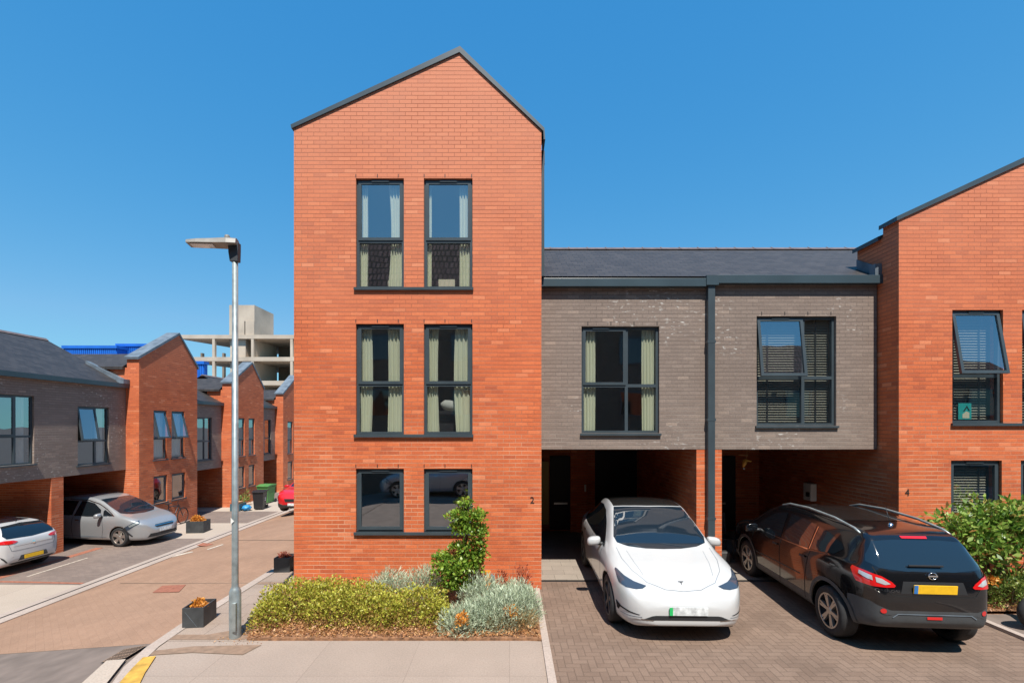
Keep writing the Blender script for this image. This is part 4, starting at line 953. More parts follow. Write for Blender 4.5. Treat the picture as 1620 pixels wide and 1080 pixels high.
for sd in (1, -1):
    T.decal('headlight', [(u*sd, z) for u, z in ((.50, .750), (.56, .722), (.65, .712), (.78, .725), (.85, .755), (.862, .80), (.868, .868), (.855, .885), (.835, .88), (.77, .835), (.66, .79))], 'lamp_smoke', ang=0, off=.006, res=.015)
    T.decal('fog_slot', [(u*sd, z) for u, z in ((.885, .485), (.84, .445), (.74, .422), (.62, .405), (.64, .398), (.76, .405), (.845, .42), (.855, .365), (.87, .375))], 'arch_black', ang=0, off=.004, res=.015)
    T.line('bumper_crease', [(u*sd, z) for u, z in ((.60, .375), (.74, .36), (.84, .35))], .008, 'lead', ang=0, off=.002)
    T.line('bonnet_crease', [(x, y*sd) for x, y in ((1.35, .60), (1.7, .56), (2.0, .50))], .006, 'lead', mode='top', off=.001)
    T.mirror(.72, 1.02, 1.035, sd, 'paint_white')
T.decal('lower_intake', [(-.47, .400), (-.42, .408), (.42, .408), (.47, .400), (.58, .352), (.5, .346), (-.5, .346), (-.58, .352)], 'black_trim', off=.005, res=.03)
T.line('bonnet_gap', [(1.25, -.74), (1.6, -.72), (1.9, -.64), (2.13, -.48), (2.23, -.25), (2.25, 0), (2.23, .25), (2.13, .48), (1.9, .64), (1.6, .72), (1.25, .74)], .007, 'lead', mode='top', off=.002)
T.decal('badge', [(2.11, -.04), (2.11, .04), (2.122, .035), (2.127, .009), (2.175, .0), (2.127, -.009), (2.122, -.035)], 'black_trim', mode='top', off=.004, res=.03)
pl = T.box('number_plate', (2.395, .02, .475), (.012, .52, .11), 'plate_grey', tilt=0, bevel=0); T.box('plate_band', (2.403, -.22, .475), (.006, .045, .108), 'plate_green', pl, bevel=0)


# --- black crossover seen from behind
sp = dict(L=4.54, paint='paint_black', rw=.35, ra=.40, axles=(1.22, -1.53), rim=.245, spokes=6, twin=True, rimmat='rim_silver', ek=.93, clad=(lambda x: .53 if x < -1.9 else (.40 if x > 1.9 else .22), 'grey_trim', 'bumper'), curves=dict(
    bot=[(-2.27, .50), (-2.22, .42), (-2.0, .34), (-1.5, .24), (1.8, .22), (2.1, .25), (2.27, .35)],
    sh=[(-2.27, .78), (-2.245, .90), (-2.16, 1.06), (-1.95, 1.13), (-1.5, 1.12), (-.9, 1.07), (0, 1.02), (1.0, .97), (1.6, .95), (2.0, .86), (2.2, .72), (2.27, .55)],
    top=[(-2.27, .82), (-2.262, .92), (-2.24, 1.04), (-2.18, 1.17), (-2.04, 1.37), (-1.88, 1.53), (-1.7, 1.575), (-1.0, 1.60), (-.2, 1.615), (.3, 1.585), (.7, 1.45), (1.1, 1.22), (1.35, 1.10), (1.7, 1.04), (2.0, .95), (2.2, .80), (2.27, .62)],
    w=[(-2.27, .52), (-2.25, .62), (-2.18, .71), (-2.0, .80), (-1.75, .865), (-1.42, .895), (0, .88), (1.4, .89), (1.8, .86), (2.05, .78), (2.2, .62), (2.27, .42)],
    wr=[(-2.27, .46), (-2.15, .56), (-1.95, .57), (-1.5, .60), (0, .63), (.4, .63), (1.0, .70), (1.4, .73), (1.9, .66), (2.2, .46), (2.27, .3)]))
Q = Car('parked_car', (5.58, 8.30, 0), R(90-4.3), sp, 'black family car parked nose in before the right carport, seen from behind')
Q.decal('rear_window', [(-.56, 1.455), (-.3, 1.475), (.3, 1.475), (.56, 1.455), (.67, 1.28), (.695, 1.21), (.60, 1.155), (.3, 1.125), (0, 1.118), (-.3, 1.125), (-.60, 1.155), (-.695, 1.21), (-.67, 1.28)], 'car_glass_blue', ang=180, off=.004)
Q.decal('brake_light', [(-.17, 1.515), (.17, 1.515), (.16, 1.49), (-.16, 1.49)], 'lamp_red', ang=180, off=.008, res=.03)
Q.decal('windscreen', [(.42, -.57), (1.0, -.68), (1.2, -.5), (1.25, 0), (1.2, .5), (1.0, .68), (.42, .57), (.48, 0)], 'car_glass', mode='top')
Q.decal('glass_roof', [(.2, -.5), (.25, 0), (.2, .5), (-1.2, .5), (-1.25, 0), (-1.2, -.5)], 'roof_black', mode='top')
side(Q, 'side_window', [(.95, 1.06), (.66, 1.26), (.36, 1.41), (.05, 1.48), (-.02, 1.48), (-.05, 1.06), (.3, 1.04)], 'car_glass')
side(Q, 'side_window', [(-.16, 1.065), (-.13, 1.485), (-.6, 1.48), (-.92, 1.45), (-.95, 1.10), (-.55, 1.075)], 'car_glass')
side(Q, 'side_window', [(-1.02, 1.11), (-1.0, 1.445), (-1.3, 1.41), (-1.62, 1.34), (-1.70, 1.28), (-1.58, 1.18), (-1.3, 1.135)], 'car_glass')
sideline(Q, 'window_trim', [(.93, 1.045), (.3, 1.03), (-.3, 1.05), (-.95, 1.085)], .016, 'chrome'); sideline(Q, 'quarter_trim', [(-.985, 1.10), (-.965, 1.44)], .022, 'chrome')
sideline(Q, 'door_gap', [(.92, 1.0), (.98, .7), (.86, .30)], .012, 'arch_black'); sideline(Q, 'door_gap', [(-.1, 1.04), (-.13, .6), (-.1, .30)], .012, 'arch_black'); sideline(Q, 'door_gap', [(-1.03, 1.08), (-1.0, .9), (-.93, .6), (-.92, .32)], .012, 'arch_black')
sideline(Q, 'door_crease', [(.8, .60), (-.8, .66)], .02, 'black_trim'); 
for sd in (1, -1):
    for ax in (1.22, -1.53):
        pts = [(ax+.435*math.cos(R(a)), .36+.435*math.sin(R(a))) for a in range(-12, 193, 8)]; Q.line('arch_trim', [((-x if sd == 1 else x), z) for x, z in pts], .055, 'grey_trim', ang=90*sd, off=.010)
    def rq(y, z, a=28):   # left/right corner lamp outline given as (|y|, z) on the tail, turned to the corner's own direction
        best = Q.proj(-y*sd, z, 180, 'h', 0); best = best if best is not None else Vector((-1.9, y*sd, z)); aa = R(180-a*sd); return (-math.sin(aa)*best.x+math.cos(aa)*best.y, z)
    rl = [rq(y, z) for y, z in ((.46, .955), (.50, 1.0), (.60, 1.06), (.72, 1.10), (.785, 1.125), (.80, 1.09), (.80, 1.0), (.79, .945), (.70, .93), (.56, .93), (.48, .935))]
    Q.decal('tail_light', rl, 'lamp_red', ang=180-28*sd, off=.012, res=.02)
    for pts in ([(.52, .975), (.60, 1.03), (.66, 1.045), (.66, .985), (.58, .96)], [(.685, 1.0), (.685, 1.055), (.76, 1.09), (.77, 1.05), (.72, 1.01)]): Q.decal('indicator', [rq(y, z) for y, z in pts], 'lamp_clear', ang=180-28*sd, off=.017, res=.02)
    Q.decal('reflector', [(.60*sd+.032*math.cos(k*math.pi/6), .63+.032*math.sin(k*math.pi/6)) for k in range(12)], 'lamp_red', ang=180, off=.008, res=.03)
    mb = MB(); rail = [(.42, 1.49), (.36, 1.555), (.1, 1.62), (-.5, 1.65), (-1.2, 1.625), (-1.65, 1.565), (-1.78, 1.52)]
    mb.tube([(x, sd*.585, z) for x, z in rail], [.012, .019, .019, .019, .019, .019, .012], 8); Q.part('roof_rail', mb.v, mb.f, 'galvanised')
    Q.mirror(.72, 1.0, 1.07, sd, 'paint_black')
    sideline(Q, 'door_handle', [(.12, .93), (-.04, .935)], .032, 'black_trim', sides=(sd,), off=.02); sideline(Q, 'door_handle', [(-.80, .96), (-.95, .965)], .032, 'black_trim', sides=(sd,), off=.02)
mb = MB(); mb.tube([(-1.5, 0, 1.60), (-1.40, 0, 1.83)], [.006, .003], 6); ant = Q.part('antenna', mb.v, mb.f, 'black_trim')
mb = MB(); mb.lathe([(.035, 0), (.025, .02), (0, .028)], 12, 'z', (-1.5, 0, 1.59)); Q.part('antenna_base', mb.v, mb.f, 'chrome', ant)
Q.box('wiper', (-2.20, .05, 1.20), (.02, .42, .022), 'black_trim', rot=0, bevel=.004)
Q.decal('plate_recess', [(-.36, 1.01), (.36, 1.01), (.40, .86), (-.40, .86)], 'black_trim', ang=180, off=.003)
Q.box('number_plate', (-2.288, .0, .925), (.012, .52, .11), 'plate_yellow', tilt=-.1, bevel=0); Q.box('plate_band', (-2.296, .235, .925), (.004, .045, .108), 'plate_blue', Q.t.children[-1], tilt=-.1, bevel=0)
mb = MB(); mb.lathe([(.042, -.005), (.05, .0), (.042, .006), (.036, 0), (.042, -.005)], 24, 'y'); V = [(v[1]*-1-2.262+.015, v[0]*1.15, v[2]+1.085) for v in mb.v]; bd = Q.part('badge', V, mb.f, 'chrome'); Q.box('badge_bar', (-2.246, 0, 1.085), (.012, .115, .018), 'chrome', bd, bevel=0)
Q.line('boot_gap', [(-.66, 1.16), (-.62, 1.0), (-.50, .835), (0, .815), (.50, .835), (.62, 1.0), (.66, 1.16)], .012, 'arch_black', ang=180)
Q.line('bumper_step', [(-.50, .555), (-.44, .60), (.44, .60), (.50, .555)], .012, 'lead', ang=180, off=.008)
Q.decal('fog_light', [(-.09, .575), (.09, .575), (.09, .54), (-.09, .54)], 'lamp_red', ang=180, off=.01, res=.03)
c_ = bpy.data.curves.new('lettering', 'FONT'); c_.body = 'QASHQAI'; c_.size = .046; c_.extrude = .002; c_.align_x = 'CENTER'; o_ = bpy.data.objects.new('lettering', c_); COL.objects.link(o_)
bpy.context.evaluated_depsgraph_get().update(); me_ = bpy.data.meshes.new_from_object(o_.evaluated_get(bpy.context.evaluated_depsgraph_get())); bpy.data.objects.remove(o_)
V = []
for v in me_.vertices:
    q = Q.proj(-.55+(v.co.x*1.3), .875+v.co.y, 180, 'h', .008); V.append(q)
Q.part('lettering', V, [tuple(p.vertices) for p in me_.polygons], 'chrome', smooth=False)

# --- silver people carrier coming out of the left carport
sp = dict(L=4.66, paint='paint_silver', rw=.335, ra=.365, axles=(1.38, -1.38), rim=.24, spokes=5, sw=.06, rimmat='rim_silver', ek=.93, curves=dict(
    bot=[(-2.33, .4), (-2.1, .25), (-1.6, .2), (1.8, .2), (2.15, .2), (2.33, .28)],
    sh=[(-2.33, .75), (-2.2, .95), (-1.6, 1.02), (0, .98), (.9, .98), (1.5, .95), (1.9, .86), (2.15, .74), (2.27, .62), (2.33, .5)],
    top=[(-2.33, .85), (-2.2, 1.2), (-2.0, 1.5), (-1.5, 1.62), (-.5, 1.68), (0, 1.66), (.45, 1.53), (1.0, 1.25), (1.35, 1.08), (1.6, 1.02), (1.9, .93), (2.15, .80), (2.28, .67), (2.33, .55)],
    w=[(-2.33, .55), (-2.2, .75), (-1.8, .9), (0, .92), (1.3, .92), (1.75, .89), (2.0, .82), (2.18, .68), (2.29, .5), (2.33, .36)],
    wr=[(-2.33, .5), (-2.1, .62), (-.8, .62), (0, .63), (.5, .64), (1.0, .72), (1.5, .74), (1.9, .66), (2.2, .46), (2.33, .25)]))
Zf = Car('parked_car', (-14.15, 16.72, ZL), R(-7), sp, 'silver people carrier parked nose out under the left terrace carport', scale=.96)
Zf.decal('windscreen', [(.30, -.56), (.8, -.66), (1.22, -.69), (1.42, -.45), (1.5, 0), (1.42, .45), (1.22, .69), (.8, .66), (.30, .56), (.34, 0)], 'car_glass_blue', mode='top')
side(Zf, 'side_window', [(.62, 1.03), (.55, 1.24), (.22, 1.46), (-.05, 1.52), (-.3, 1.53), (-.42, 1.04), (.1, 1.02)], 'car_glass'); side(Zf, 'side_window', [(-.5, 1.05), (-.42, 1.53), (-.9, 1.53), (-1.3, 1.5), (-1.35, 1.08)], 'car_glass')
side(Zf, 'quarter_window', [(1.12, 1.05), (.70, 1.25), (.66, 1.20), (.72, 1.04)], 'car_glass')
sideline(Zf, 'chrome_trim', [(1.15, 1.04), (.8, 1.25), (.4, 1.44), (0, 1.55), (-.8, 1.58)], .02, 'chrome', off=.012)
sideline(Zf, 'door_gap', [(.72, 1.02), (.78, .6), (.72, .28)], .012, 'arch_black'); sideline(Zf, 'door_gap', [(-.44, 1.03), (-.46, .6), (-.42, .28)], .012, 'arch_black'); sideline(Zf, 'door_handle', [(-.16, .90), (-.32, .905)], .035, 'chrome', off=.015); sideline(Zf, 'sill_line', [(.9, .33), (-.9, .36)], .02, 'lead')
for sd in (1, -1):
    Zf.decal('headlight', [(u*sd, z) for u, z in ((-.80, .90), (-.62, .84), (-.42, .70), (-.36, .62), (-.42, .56), (-.52, .60), (-.66, .72), (-.80, .80))], 'lamp_smoke', ang=42*sd, off=.006, res=.02)
    Zf.decal('headlight_bulb', [(u*sd, z) for u, z in ((-.76, .87), (-.62, .81), (-.50, .73), (-.54, .68), (-.68, .76), (-.77, .81))], 'galvanised', ang=42*sd, off=.010, res=.02)
    Zf.decal('lamp_surround', [(u*sd, z) for u, z in ((-.42, .70), (-.34, .60), (-.44, .50), (-.60, .36), (-.63, .38), (-.52, .50), (-.46, .57))], 'black_trim', ang=42*sd, off=.009, res=.03)
    Zf.mirror(.66, 1.0, 1.08, sd, 'paint_silver')
Zf.decal('grille', [(-.40, .66), (-.34, .60), (.34, .60), (.40, .66), (.36, .70), (-.36, .70)], 'black_trim', off=.005); Zf.line('grille_bar', [(-.40, .665), (.40, .665)], .022, 'chrome', off=.012)
Zf.decal('lower_intake', [(-.55, .42), (.55, .42), (.62, .30), (-.62, .30)], 'black_trim', off=.005)
Zf.box('number_plate', (2.345, 0, .50), (.012, .5, .11), 'plate_grey', bevel=0)

# --- small white hatchback, tail out
sp = dict(L=4.06, paint='paint_white2', rw=.32, ra=.35, axles=(1.25, -1.29), rim=.22, spokes=5, ek=.92, curves=dict(
    bot=[(-2.03, .42), (-1.95, .30), (-1.7, .22), (1.6, .2), (2.03, .28)],
    sh=[(-2.03, .74), (-2.0, .84), (-1.9, .95), (-1.5, 1.0), (0, .94), (1.0, .9), (1.6, .82), (1.9, .65), (2.03, .5)],
    top=[(-2.03, .80), (-2.01, .92), (-1.95, 1.02), (-1.80, 1.20), (-1.55, 1.36), (-1.0, 1.42), (-.3, 1.435), (.1, 1.41), (.6, 1.2), (1.0, 1.0), (1.5, .9), (1.85, .75), (2.03, .56)],
    w=[(-2.03, .52), (-1.98, .68), (-1.85, .80), (-1.5, .87), (0, .88), (1.3, .88), (1.7, .8), (1.95, .6), (2.03, .4)],
    wr=[(-2.03, .5), (-1.9, .6), (-1.5, .55), (0, .56), (.5, .6), (1.0, .68), (1.6, .62), (2.03, .25)]))
W = Car('parked_car', (-15.22, 13.35, ZL), R(180-4), sp, 'small white hatchback at the left edge, tail facing the street', scale=.97)
W.decal('rear_window', [(-.52, 1.33), (0, 1.355), (.52, 1.33), (.66, 1.10), (.62, 1.02), (0, .985), (-.62, 1.02), (-.66, 1.10)], 'car_glass', ang=180); W.decal('glass_roof', [(.0, -.45), (.05, 0), (.0, .45), (-1.35, .45), (-1.4, 0), (-1.35, -.45)], 'car_glass_blue', mode='top')
side(W, 'side_window', [(.75, .97), (.3, 1.23), (-.2, 1.31), (-1.0, 1.29), (-1.4, 1.2), (-1.2, 1.02)], 'car_glass')
for sd in (1, -1):
    W.decal('tail_light', [(u*sd, z) for u, z in ((.40, .92), (.50, .965), (.68, .985), (.80, .965), (.79, .90), (.62, .875), (.48, .885))], 'lamp_red', ang=180, off=.010, res=.02)
    W.decal('bumper_slot', [(u*sd, z) for u, z in ((.63, .38), (.66, .38), (.74, .50), (.76, .56), (.70, .50))], 'black_trim', ang=180, off=.005, res=.03)
W.decal('plate_recess', [(-.34, .52), (.34, .52), (.4, .38), (-.4, .38)], 'grey_trim', ang=180, off=.004); W.box('number_plate', (-2.045, 0, .455), (.012, .5, .1), 'plate_yellow', bevel=0); W.line('boot_gap', [(-.64, .95), (-.56, .68), (0, .66), (.56, .68), (.64, .95)], .012, 'lead', ang=180)
W.decal('bumper_insert', [(-.62, .35), (.62, .35), (.5, .30), (-.5, .30)], 'black_trim', ang=180, off=.004); W.decal('badge', [(.045*math.cos(k*.52), .82+.045*math.sin(k*.52)) for k in range(12)], 'chrome', ang=180, off=.006, res=.03)
mb = MB(); mb.tube([(-1.45, 0, 1.37), (-1.62, 0, 1.52)], [.007, .003], 6); W.part('antenna', mb.v, mb.f, 'black_trim')

# --- red hatchback farther up the street, facing the camera
sp = dict(L=4.1, paint='paint_red', rw=.32, ra=.35, axles=(1.25, -1.29), rim=.22, spokes=5, ek=.92, clad=(lambda x: .42 if abs(x) > 1.7 else .12, 'red_car_trim', 'bumper'), curves=dict(
    bot=[(-2.05, .4), (-1.7, .22), (1.7, .2), (2.05, .28)],
    sh=[(-2.05, .7), (-1.9, .95), (0, .96), (1.0, .95), (1.6, .90), (1.9, .80), (2.05, .6)],
    top=[(-2.05, .8), (-1.9, 1.15), (-1.6, 1.42), (-.3, 1.52), (.2, 1.47), (.7, 1.22), (1.0, 1.06), (1.5, .99), (1.85, .88), (2.05, .66)],
    w=[(-2.05, .5), (-1.85, .78), (-1.5, .86), (0, .88), (1.3, .88), (1.75, .83), (1.95, .68), (2.05, .48)],
    wr=[(-2.05, .45), (-1.5, .56), (0, .57), (.5, .6), (1.0, .7), (1.6, .66), (2.05, .35)]))
Rc = Car('parked_car', (-9.2, 22.2, ZL*.72-.02), R(-90), sp, 'red car parked up the side street, half hidden by the tall house', scale=.98)
Rc.decal('windscreen', [(.18, -.5), (.95, -.64), (1.08, 0), (.95, .64), (.18, .5), (.24, 0)], 'car_glass', mode='top'); side(Rc, 'side_window', [(.8, 1.0), (.3, 1.32), (-.3, 1.40), (-1.2, 1.36), (-1.2, 1.04)], 'car_glass')
for sd in (1, -1):
    Rc.decal('headlight', [(u*sd, z) for u, z in ((-.70, .86), (-.40, .72), (-.36, .64), (-.50, .66), (-.70, .76))], 'lamp_clear', ang=42*sd, off=.006, res=.03); Rc.mirror(.62, .96, 1.03, sd, 'paint_red')
Rc.decal('grille', [(-.42, .66), (.42, .66), (.36, .52), (-.36, .52)], 'black_trim', off=.005); Rc.box('number_plate', (2.06, 0, .42), (.012, .5, .11), 'plate_grey', bevel=0)

# the car parked across the street that the ground floor panes mirror
rt = Zf.t.copy(); COL.objects.link(rt); rt.location = (-3.4, -3.6, -.05); rt.rotation_euler = (0, 0, R(180)); rt.scale = (1, 1, 1); tag(rt, 'silver car parked along the opposite kerb, seen only mirrored in the ground floor windows', 'car')
for ch in list(Zf.t.children):
    c = ch.copy(); COL.objects.link(c); c.parent = rt
    for g_ in ch.children: d = g_.copy(); COL.objects.link(d); d.parent = c

# ------------------------------------------------------------------ street lamp, planters, bins and small street things
lx, ly = -3.90, 6.74
t = thing('street_lamp', (lx, ly, 0), 'tall galvanised street lamp on the pavement corner beside the low hedge', 'street lamp')
mb = MB(); mb.lathe([(.077, 0), (.077, .66), (.06, .70), (.046, .73), (.044, .8), (.038, 5.45), (0, 5.45)], 24, 'z', (lx, ly, 0)); link('pole', mb, 'galvanised', t, smooth=True)
mb = MB(); mb.box(lx+.03, lx+.081, ly-.074+.03, ly-.0, .12, .52, None); mb.v = [(x-.02, y-.055, z) for x, y, z in mb.v]; link('access_door', mb, 'galvanised', t, bevel=.004)
mb = MB(); mb.prism([(-.055, 5.33), (.055, 5.33), (.06, 5.5), (.06, 5.6), (-.08, 5.6), (-.075, 5.46)], lambda a, n, b: (lx+a, ly+n, b), -.045, .045); link('bracket', mb, 'lamp_dark', t, bevel=.008)
M = Matrix.Translation((lx+.04, ly, 5.56)) @ Matrix.Rotation(R(15), 4, 'Z') @ Matrix.Rotation(R(-4), 4, 'Y')
mb = MB(); prof = [(0, .09, .0, .13), (-.12, .10, .0, .14), (-.32, .085, .0, .125), (-.50, .075, .0, .12), (-.62, .06, .0, .105)]
for x, h, z0, w in prof: mb.v += [tuple(M @ Vector(p)) for p in ((x, -w, z0), (x, w, z0), (x, w*.8, z0+h*.7), (x, w*.4, z0+h), (x, -w*.4, z0+h), (x, -w*.8, z0+h*.7))]
for i in range(4):
    for k in range(6): mb.f.append((i*6+k, i*6+(k+1) % 6, (i+1)*6+(k+1) % 6, (i+1)*6+k))
mb.f += [tuple(range(6)), tuple(24+k for k in reversed(range(6)))]
hd = link('lantern', mb, 'lamp_grey', t)
mb = MB(); mb.box(-.58, -.30, -.08, .08, -.012, -.001, M); link('lens', mb, 'lamp_clear', hd)
mb = MB(); mb.lathe([(.035, 0), (.035, .03), (.025, .045), (0, .05)], 16, 'z', tuple(M @ Vector((-.13, 0, .105)))); link('photocell', mb, 'lamp_grey', hd, smooth=True)
mb = MB(); a0 = -.7
for (z, h) in ((1.62, .09),): mb.prism([(-.02, z), (.028, z+h*.45), (-.02, z+h)], lambda a, n, b: (lx+a-.012, ly-.052-n, b), 0, .002)
link('sticker', mb, 'white_plastic', t)

def planter(x0, y0, w, d, h, z, label, mat, rot=0, seed=0, flower=.1):
    c = (x0+w/2, y0+d/2, z); M = Matrix.Translation(c) @ Matrix.Rotation(rot, 4, 'Z')
    t = thing('planter', c, label, 'planter', 'square dark planters along the street'); tk = .018
    mb = MB(); a, b = w/2, d/2
    for q in ((-a, a, -b, -b+tk), (-a, a, b-tk, b), (-a, -a+tk, -b+tk, b-tk), (a-tk, a, -b+tk, b-tk)): mb.box(*q, 0, h, M)
    link('box', mb, 'planter_grey', t); mb = MB(); mb.box(-a+tk, a-tk, -b+tk, b-tk, .02, h-.05, M); link('earth', mb, 'soil', t)
    if seed == 11:
        mb = MB(); mb.quad(*[tuple(M @ Vector(p)) for p in ((-a+.04, -b-.002, h-.06), (-a+.045, -b-.002, h-.06), (.06, -b-.002, .02), (.054, -b-.002, .02))]); link('scratch', mb, 'lead', t)
    return t, c
def leaves(n, sampler, size, aspect=.5, up=.3, seed=0, out=.5, jitter=.35, centre=None, off=(0, 0, 0), bend=.15):
    r = np.random.RandomState(seed); P, N = sampler(r, n)
    d = N*out+r.normal(size=(n, 3))*.6; d[:, 2] += up; d /= np.linalg.norm(d, axis=1)[:, None]
    s = np.cross(d, r.normal(size=(n, 3))); s /= np.linalg.norm(s, axis=1)[:, None]; nn = np.cross(d, s)
    L = size*(1+jitter*r.uniform(-1, 1, n))[:, None]; W = L*aspect*.5
    a = P; b = P+d*L*.5+s*W+nn*L*bend*.5; c = P+d*L; e = P+d*L*.5-s*W+nn*L*bend*.5
    V = np.stack([a, b, c, e], 1).reshape(-1, 3); F = np.arange(4*n).reshape(-1, 4); return V, F
def blobs(bl, shell=.45, zmin=0.03):
    w = np.array([b[3]*b[4]*b[5] for b in bl]); w = w**.8; w /= w.sum()
    def f(r, n):
        k = r.choice(len(bl), size=n, p=w); C_ = np.array([b[:3] for b in bl])[k]; S = np.array([b[3:6] for b in bl])[k]
        u = r.normal(size=(n, 3)); u /= np.linalg.norm(u, axis=1)[:, None]; u[:, 2] = np.where(u[:, 2] < -.3, -u[:, 2], u[:, 2])
        rad = (1-shell*r.uniform(0, 1, n)**1.5)[:, None]; lump = 1+.17*np.sin(u[:, :1]*7+k[:, None])*np.cos(u[:, 1:2]*8+k[:, None]*2)
        P = C_+u*S*rad*lump; P[:, 2] = np.maximum(P[:, 2], zmin+.02*r.uniform(0, 1, n)); return P, u
    return f
def foliage(name, parent, parts, mat, base=None):
    V = np.concatenate([p[0] for p in parts]); off = 0; F = []
    for v, f in parts: F.append(f+off); off += len(v)
    F = np.concatenate(F); o_ = wloc(parent) if parent is not None else Vector(base)
    me = bpy.data.meshes.new(name); V = V-np.array(o_); me.vertices.add(len(V)); me.vertices.foreach_set('co', V.astype(np.float32).ravel())
    me.loops.add(F.size); me.loops.foreach_set('vertex_index', F.ravel().astype(np.int32)); me.polygons.add(len(F)); me.polygons.foreach_set('loop_start', np.arange(0, F.size, 4, dtype=np.int32))
    me.update(calc_edges=True); me.validate(); me.materials.append(MATS[mat]); o = bpy.data.objects.new(name, me); COL.objects.link(o)
    if parent is not None: o.parent = parent
    else: o.location = o_
    return o
specs = [(-4.88, 7.05, .30, .38, .30, 0.0, 'square dark planter of orange flowers at the kerb left of the street lamp, scratched front', 'leaf_orange', R(6), 11),
         (-4.84, 9.72, .32, .36, .30, 0.0, 'square dark planter with a dull red plant beside the left corner of the tall house', 'leaf_red', R(3), 12),
         (-12.12, 17.75, .62, .5, .44, ZL, 'wide dark planter of yellow orange flowers across the street by the silver car', 'leaf_orange', R(5), 13)]
for (x0, y0, w, d, h, z, lab, mt, rot, sd) in specs:
    t, c = planter(x0, y0, w, d, h, z, lab, mt, rot, sd)
    k = w/.3; foliage('flowers', t, [leaves(int(420*k), blobs([(c[0]-.04*k, c[1]+.02, z+h-.06, w*.33, d*.33, .11*k), (c[0]+.05*k, c[1]-.03, z+h-.07, w*.3, d*.3, .09*k)], .8, 0 if z > -.5 else z), .045*min(k, 1.5), .5, .5, sd)], mt)
# drain grate and other things set in the road
def ground_pt(px, py):
    a, b = (px-PX)/FPX, (py-PY)/FPX; q = 1/(XK-XL); t_ = (3+XK*q)/(b+a*q); X = a*t_
    return (X, t_, 3-b*t_)
mb = MB(); gx0, gx1, gy0, gy1 = -5.30, -5.0, 6.18, 6.52; g = lambda x, y, d=0: (x, y, gz(x)+d-.02)
for i in range(9):
    x = gx0+(gx1-gx0)*i/8; mb.quad(g(x-.008, gy0, .014), g(x+.008, gy0, .014), g(x+.008, gy1, .014), g(x-.008, gy1, .014))
for i in range(4):
    y = gy0+(gy1-gy0)*i/3; mb.quad(g(gx0, y-.012, .012), g(gx1, y-.012, .012), g(gx1, y+.012, .012), g(gx0, y+.012, .012))
o = link('grate', mb, 'brown_patch', base=(-5.15, 6.35, 0), fixn=False)
t = thing('drain_cover', (-5.15, 6.35, -.03), 'rusty iron drain grate in the gutter by the yellow kerb marking', 'drain'); o.parent = t; o.location = Vector(o.location)-Vector(t.location)
mb = MB(); mb.quad(g(gx0-.02, gy0-.02, .002), g(gx1, gy0-.02, .002), g(gx1, gy1+.02, .002), g(gx0-.02, gy1+.02, .002)); link('gully', mb, 'arch_black', t, fixn=False)
# bins, crates, bags
def bin_(x, y, z, w, h, mat, label, rot):
    t = thing('wheelie_bin', (x, y, z), label, 'bin', 'wheelie bins by the left terrace'); M = Matrix.Translation((x, y, z)) @ Matrix.Rotation(rot, 4, 'Z')
    P = []; d = w*1.15
    for zz, k in ((.05, .78), (.8*h, .95), (.88*h, 1.0)): P.append([(sx*w/2*k, sy*d/2*k, zz) for sx, sy in ((-1, -1), (1, -1), (1, 1), (-1, 1))])
    mb = MB(); mb.v = [tuple(M @ Vector(p)) for r_ in P for p in r_]; mb.f = [(0, 1, 2, 3)]+[(i*4+k, i*4+(k+1) % 4, i*4+4+(k+1) % 4, i*4+4+k) for i in range(2) for k in range(4)]+[(8, 9, 10, 11)]; link('body', mb, mat, t)
    mb = MB(); mb.prism([(-d/2-.03, .89*h), (d/2+.05, .91*h), (d/2+.04, .98*h), (-.05, h), (-d/2-.03, .93*h)], lambda a, n, b: tuple(M @ Vector((n, a, b))), -w/2-.02, w/2+.02); link('lid', mb, mat, t, bevel=.008)
    for sx in (-1, 1):
        mb = MB(); mb.tube([tuple(M @ Vector((sx*w*.42, d/2, .1))), tuple(M @ Vector((sx*w*.5, d/2, .1)))], .1, 16); link('wheel', mb, 'tyre', t)
    mb = MB(); mb.tube([tuple(M @ Vector((-w*.4, d/2+.07, .92*h))), tuple(M @ Vector((w*.4, d/2+.07, .92*h)))], .015, 8); link('handle', mb, mat, t)
    if mat == 'bin_black':
        mb = MB()
        for zz in (.45, .55): mb.box(w*.47, w*.475, -.06, .08, zz*h, (zz+.06)*h, M)
        link('label_panel', mb, 'white_plastic', t)
bin_(-12.05, 22.9, ZL, .50, .93, 'bin_black', 'black wheelie bin standing in front of the green bin', R(8)); bin_(-12.72, 24.8, ZL, .62, .98, 'bin_green', 'green wheelie bin behind the black bin near the far gable', R(-5))
t = thing('recycling_crate', (-12.9, 22.6, ZL), 'dark teal recycling crate with litter beside the black wheelie bin', 'crate')
mb = MB(); mb.box(-13.15, -12.7, 22.3, 22.9, ZL+.01, ZL+.03); 
for q in ((-13.15, -12.7, 22.3, 22.32), (-13.15, -12.7, 22.88, 22.9), (-13.15, -13.13, 22.32, 22.88), (-12.72, -12.7, 22.32, 22.88)): mb.box(*q, ZL+.03, ZL+.34)
link('crate_shell', mb, 'crate_blue', t); link('rim_label', MB().box(-12.9, -12.78, 22.29, 22.298, ZL+.15, ZL+.25), 'white_plastic', t)
mb = MB(); mb.box(-13.1, -12.8, 22.4, 22.8, ZL+.2, ZL+.42, Matrix.Rotation(0, 4, 'Z')); o = link('cardboard_box', mb, 'carton', base=(-12.95, 22.6, ZL+.2)); tag(o, 'brown cardboard box lying in the teal recycling crate', 'box')
mb = MB(); nb = 14
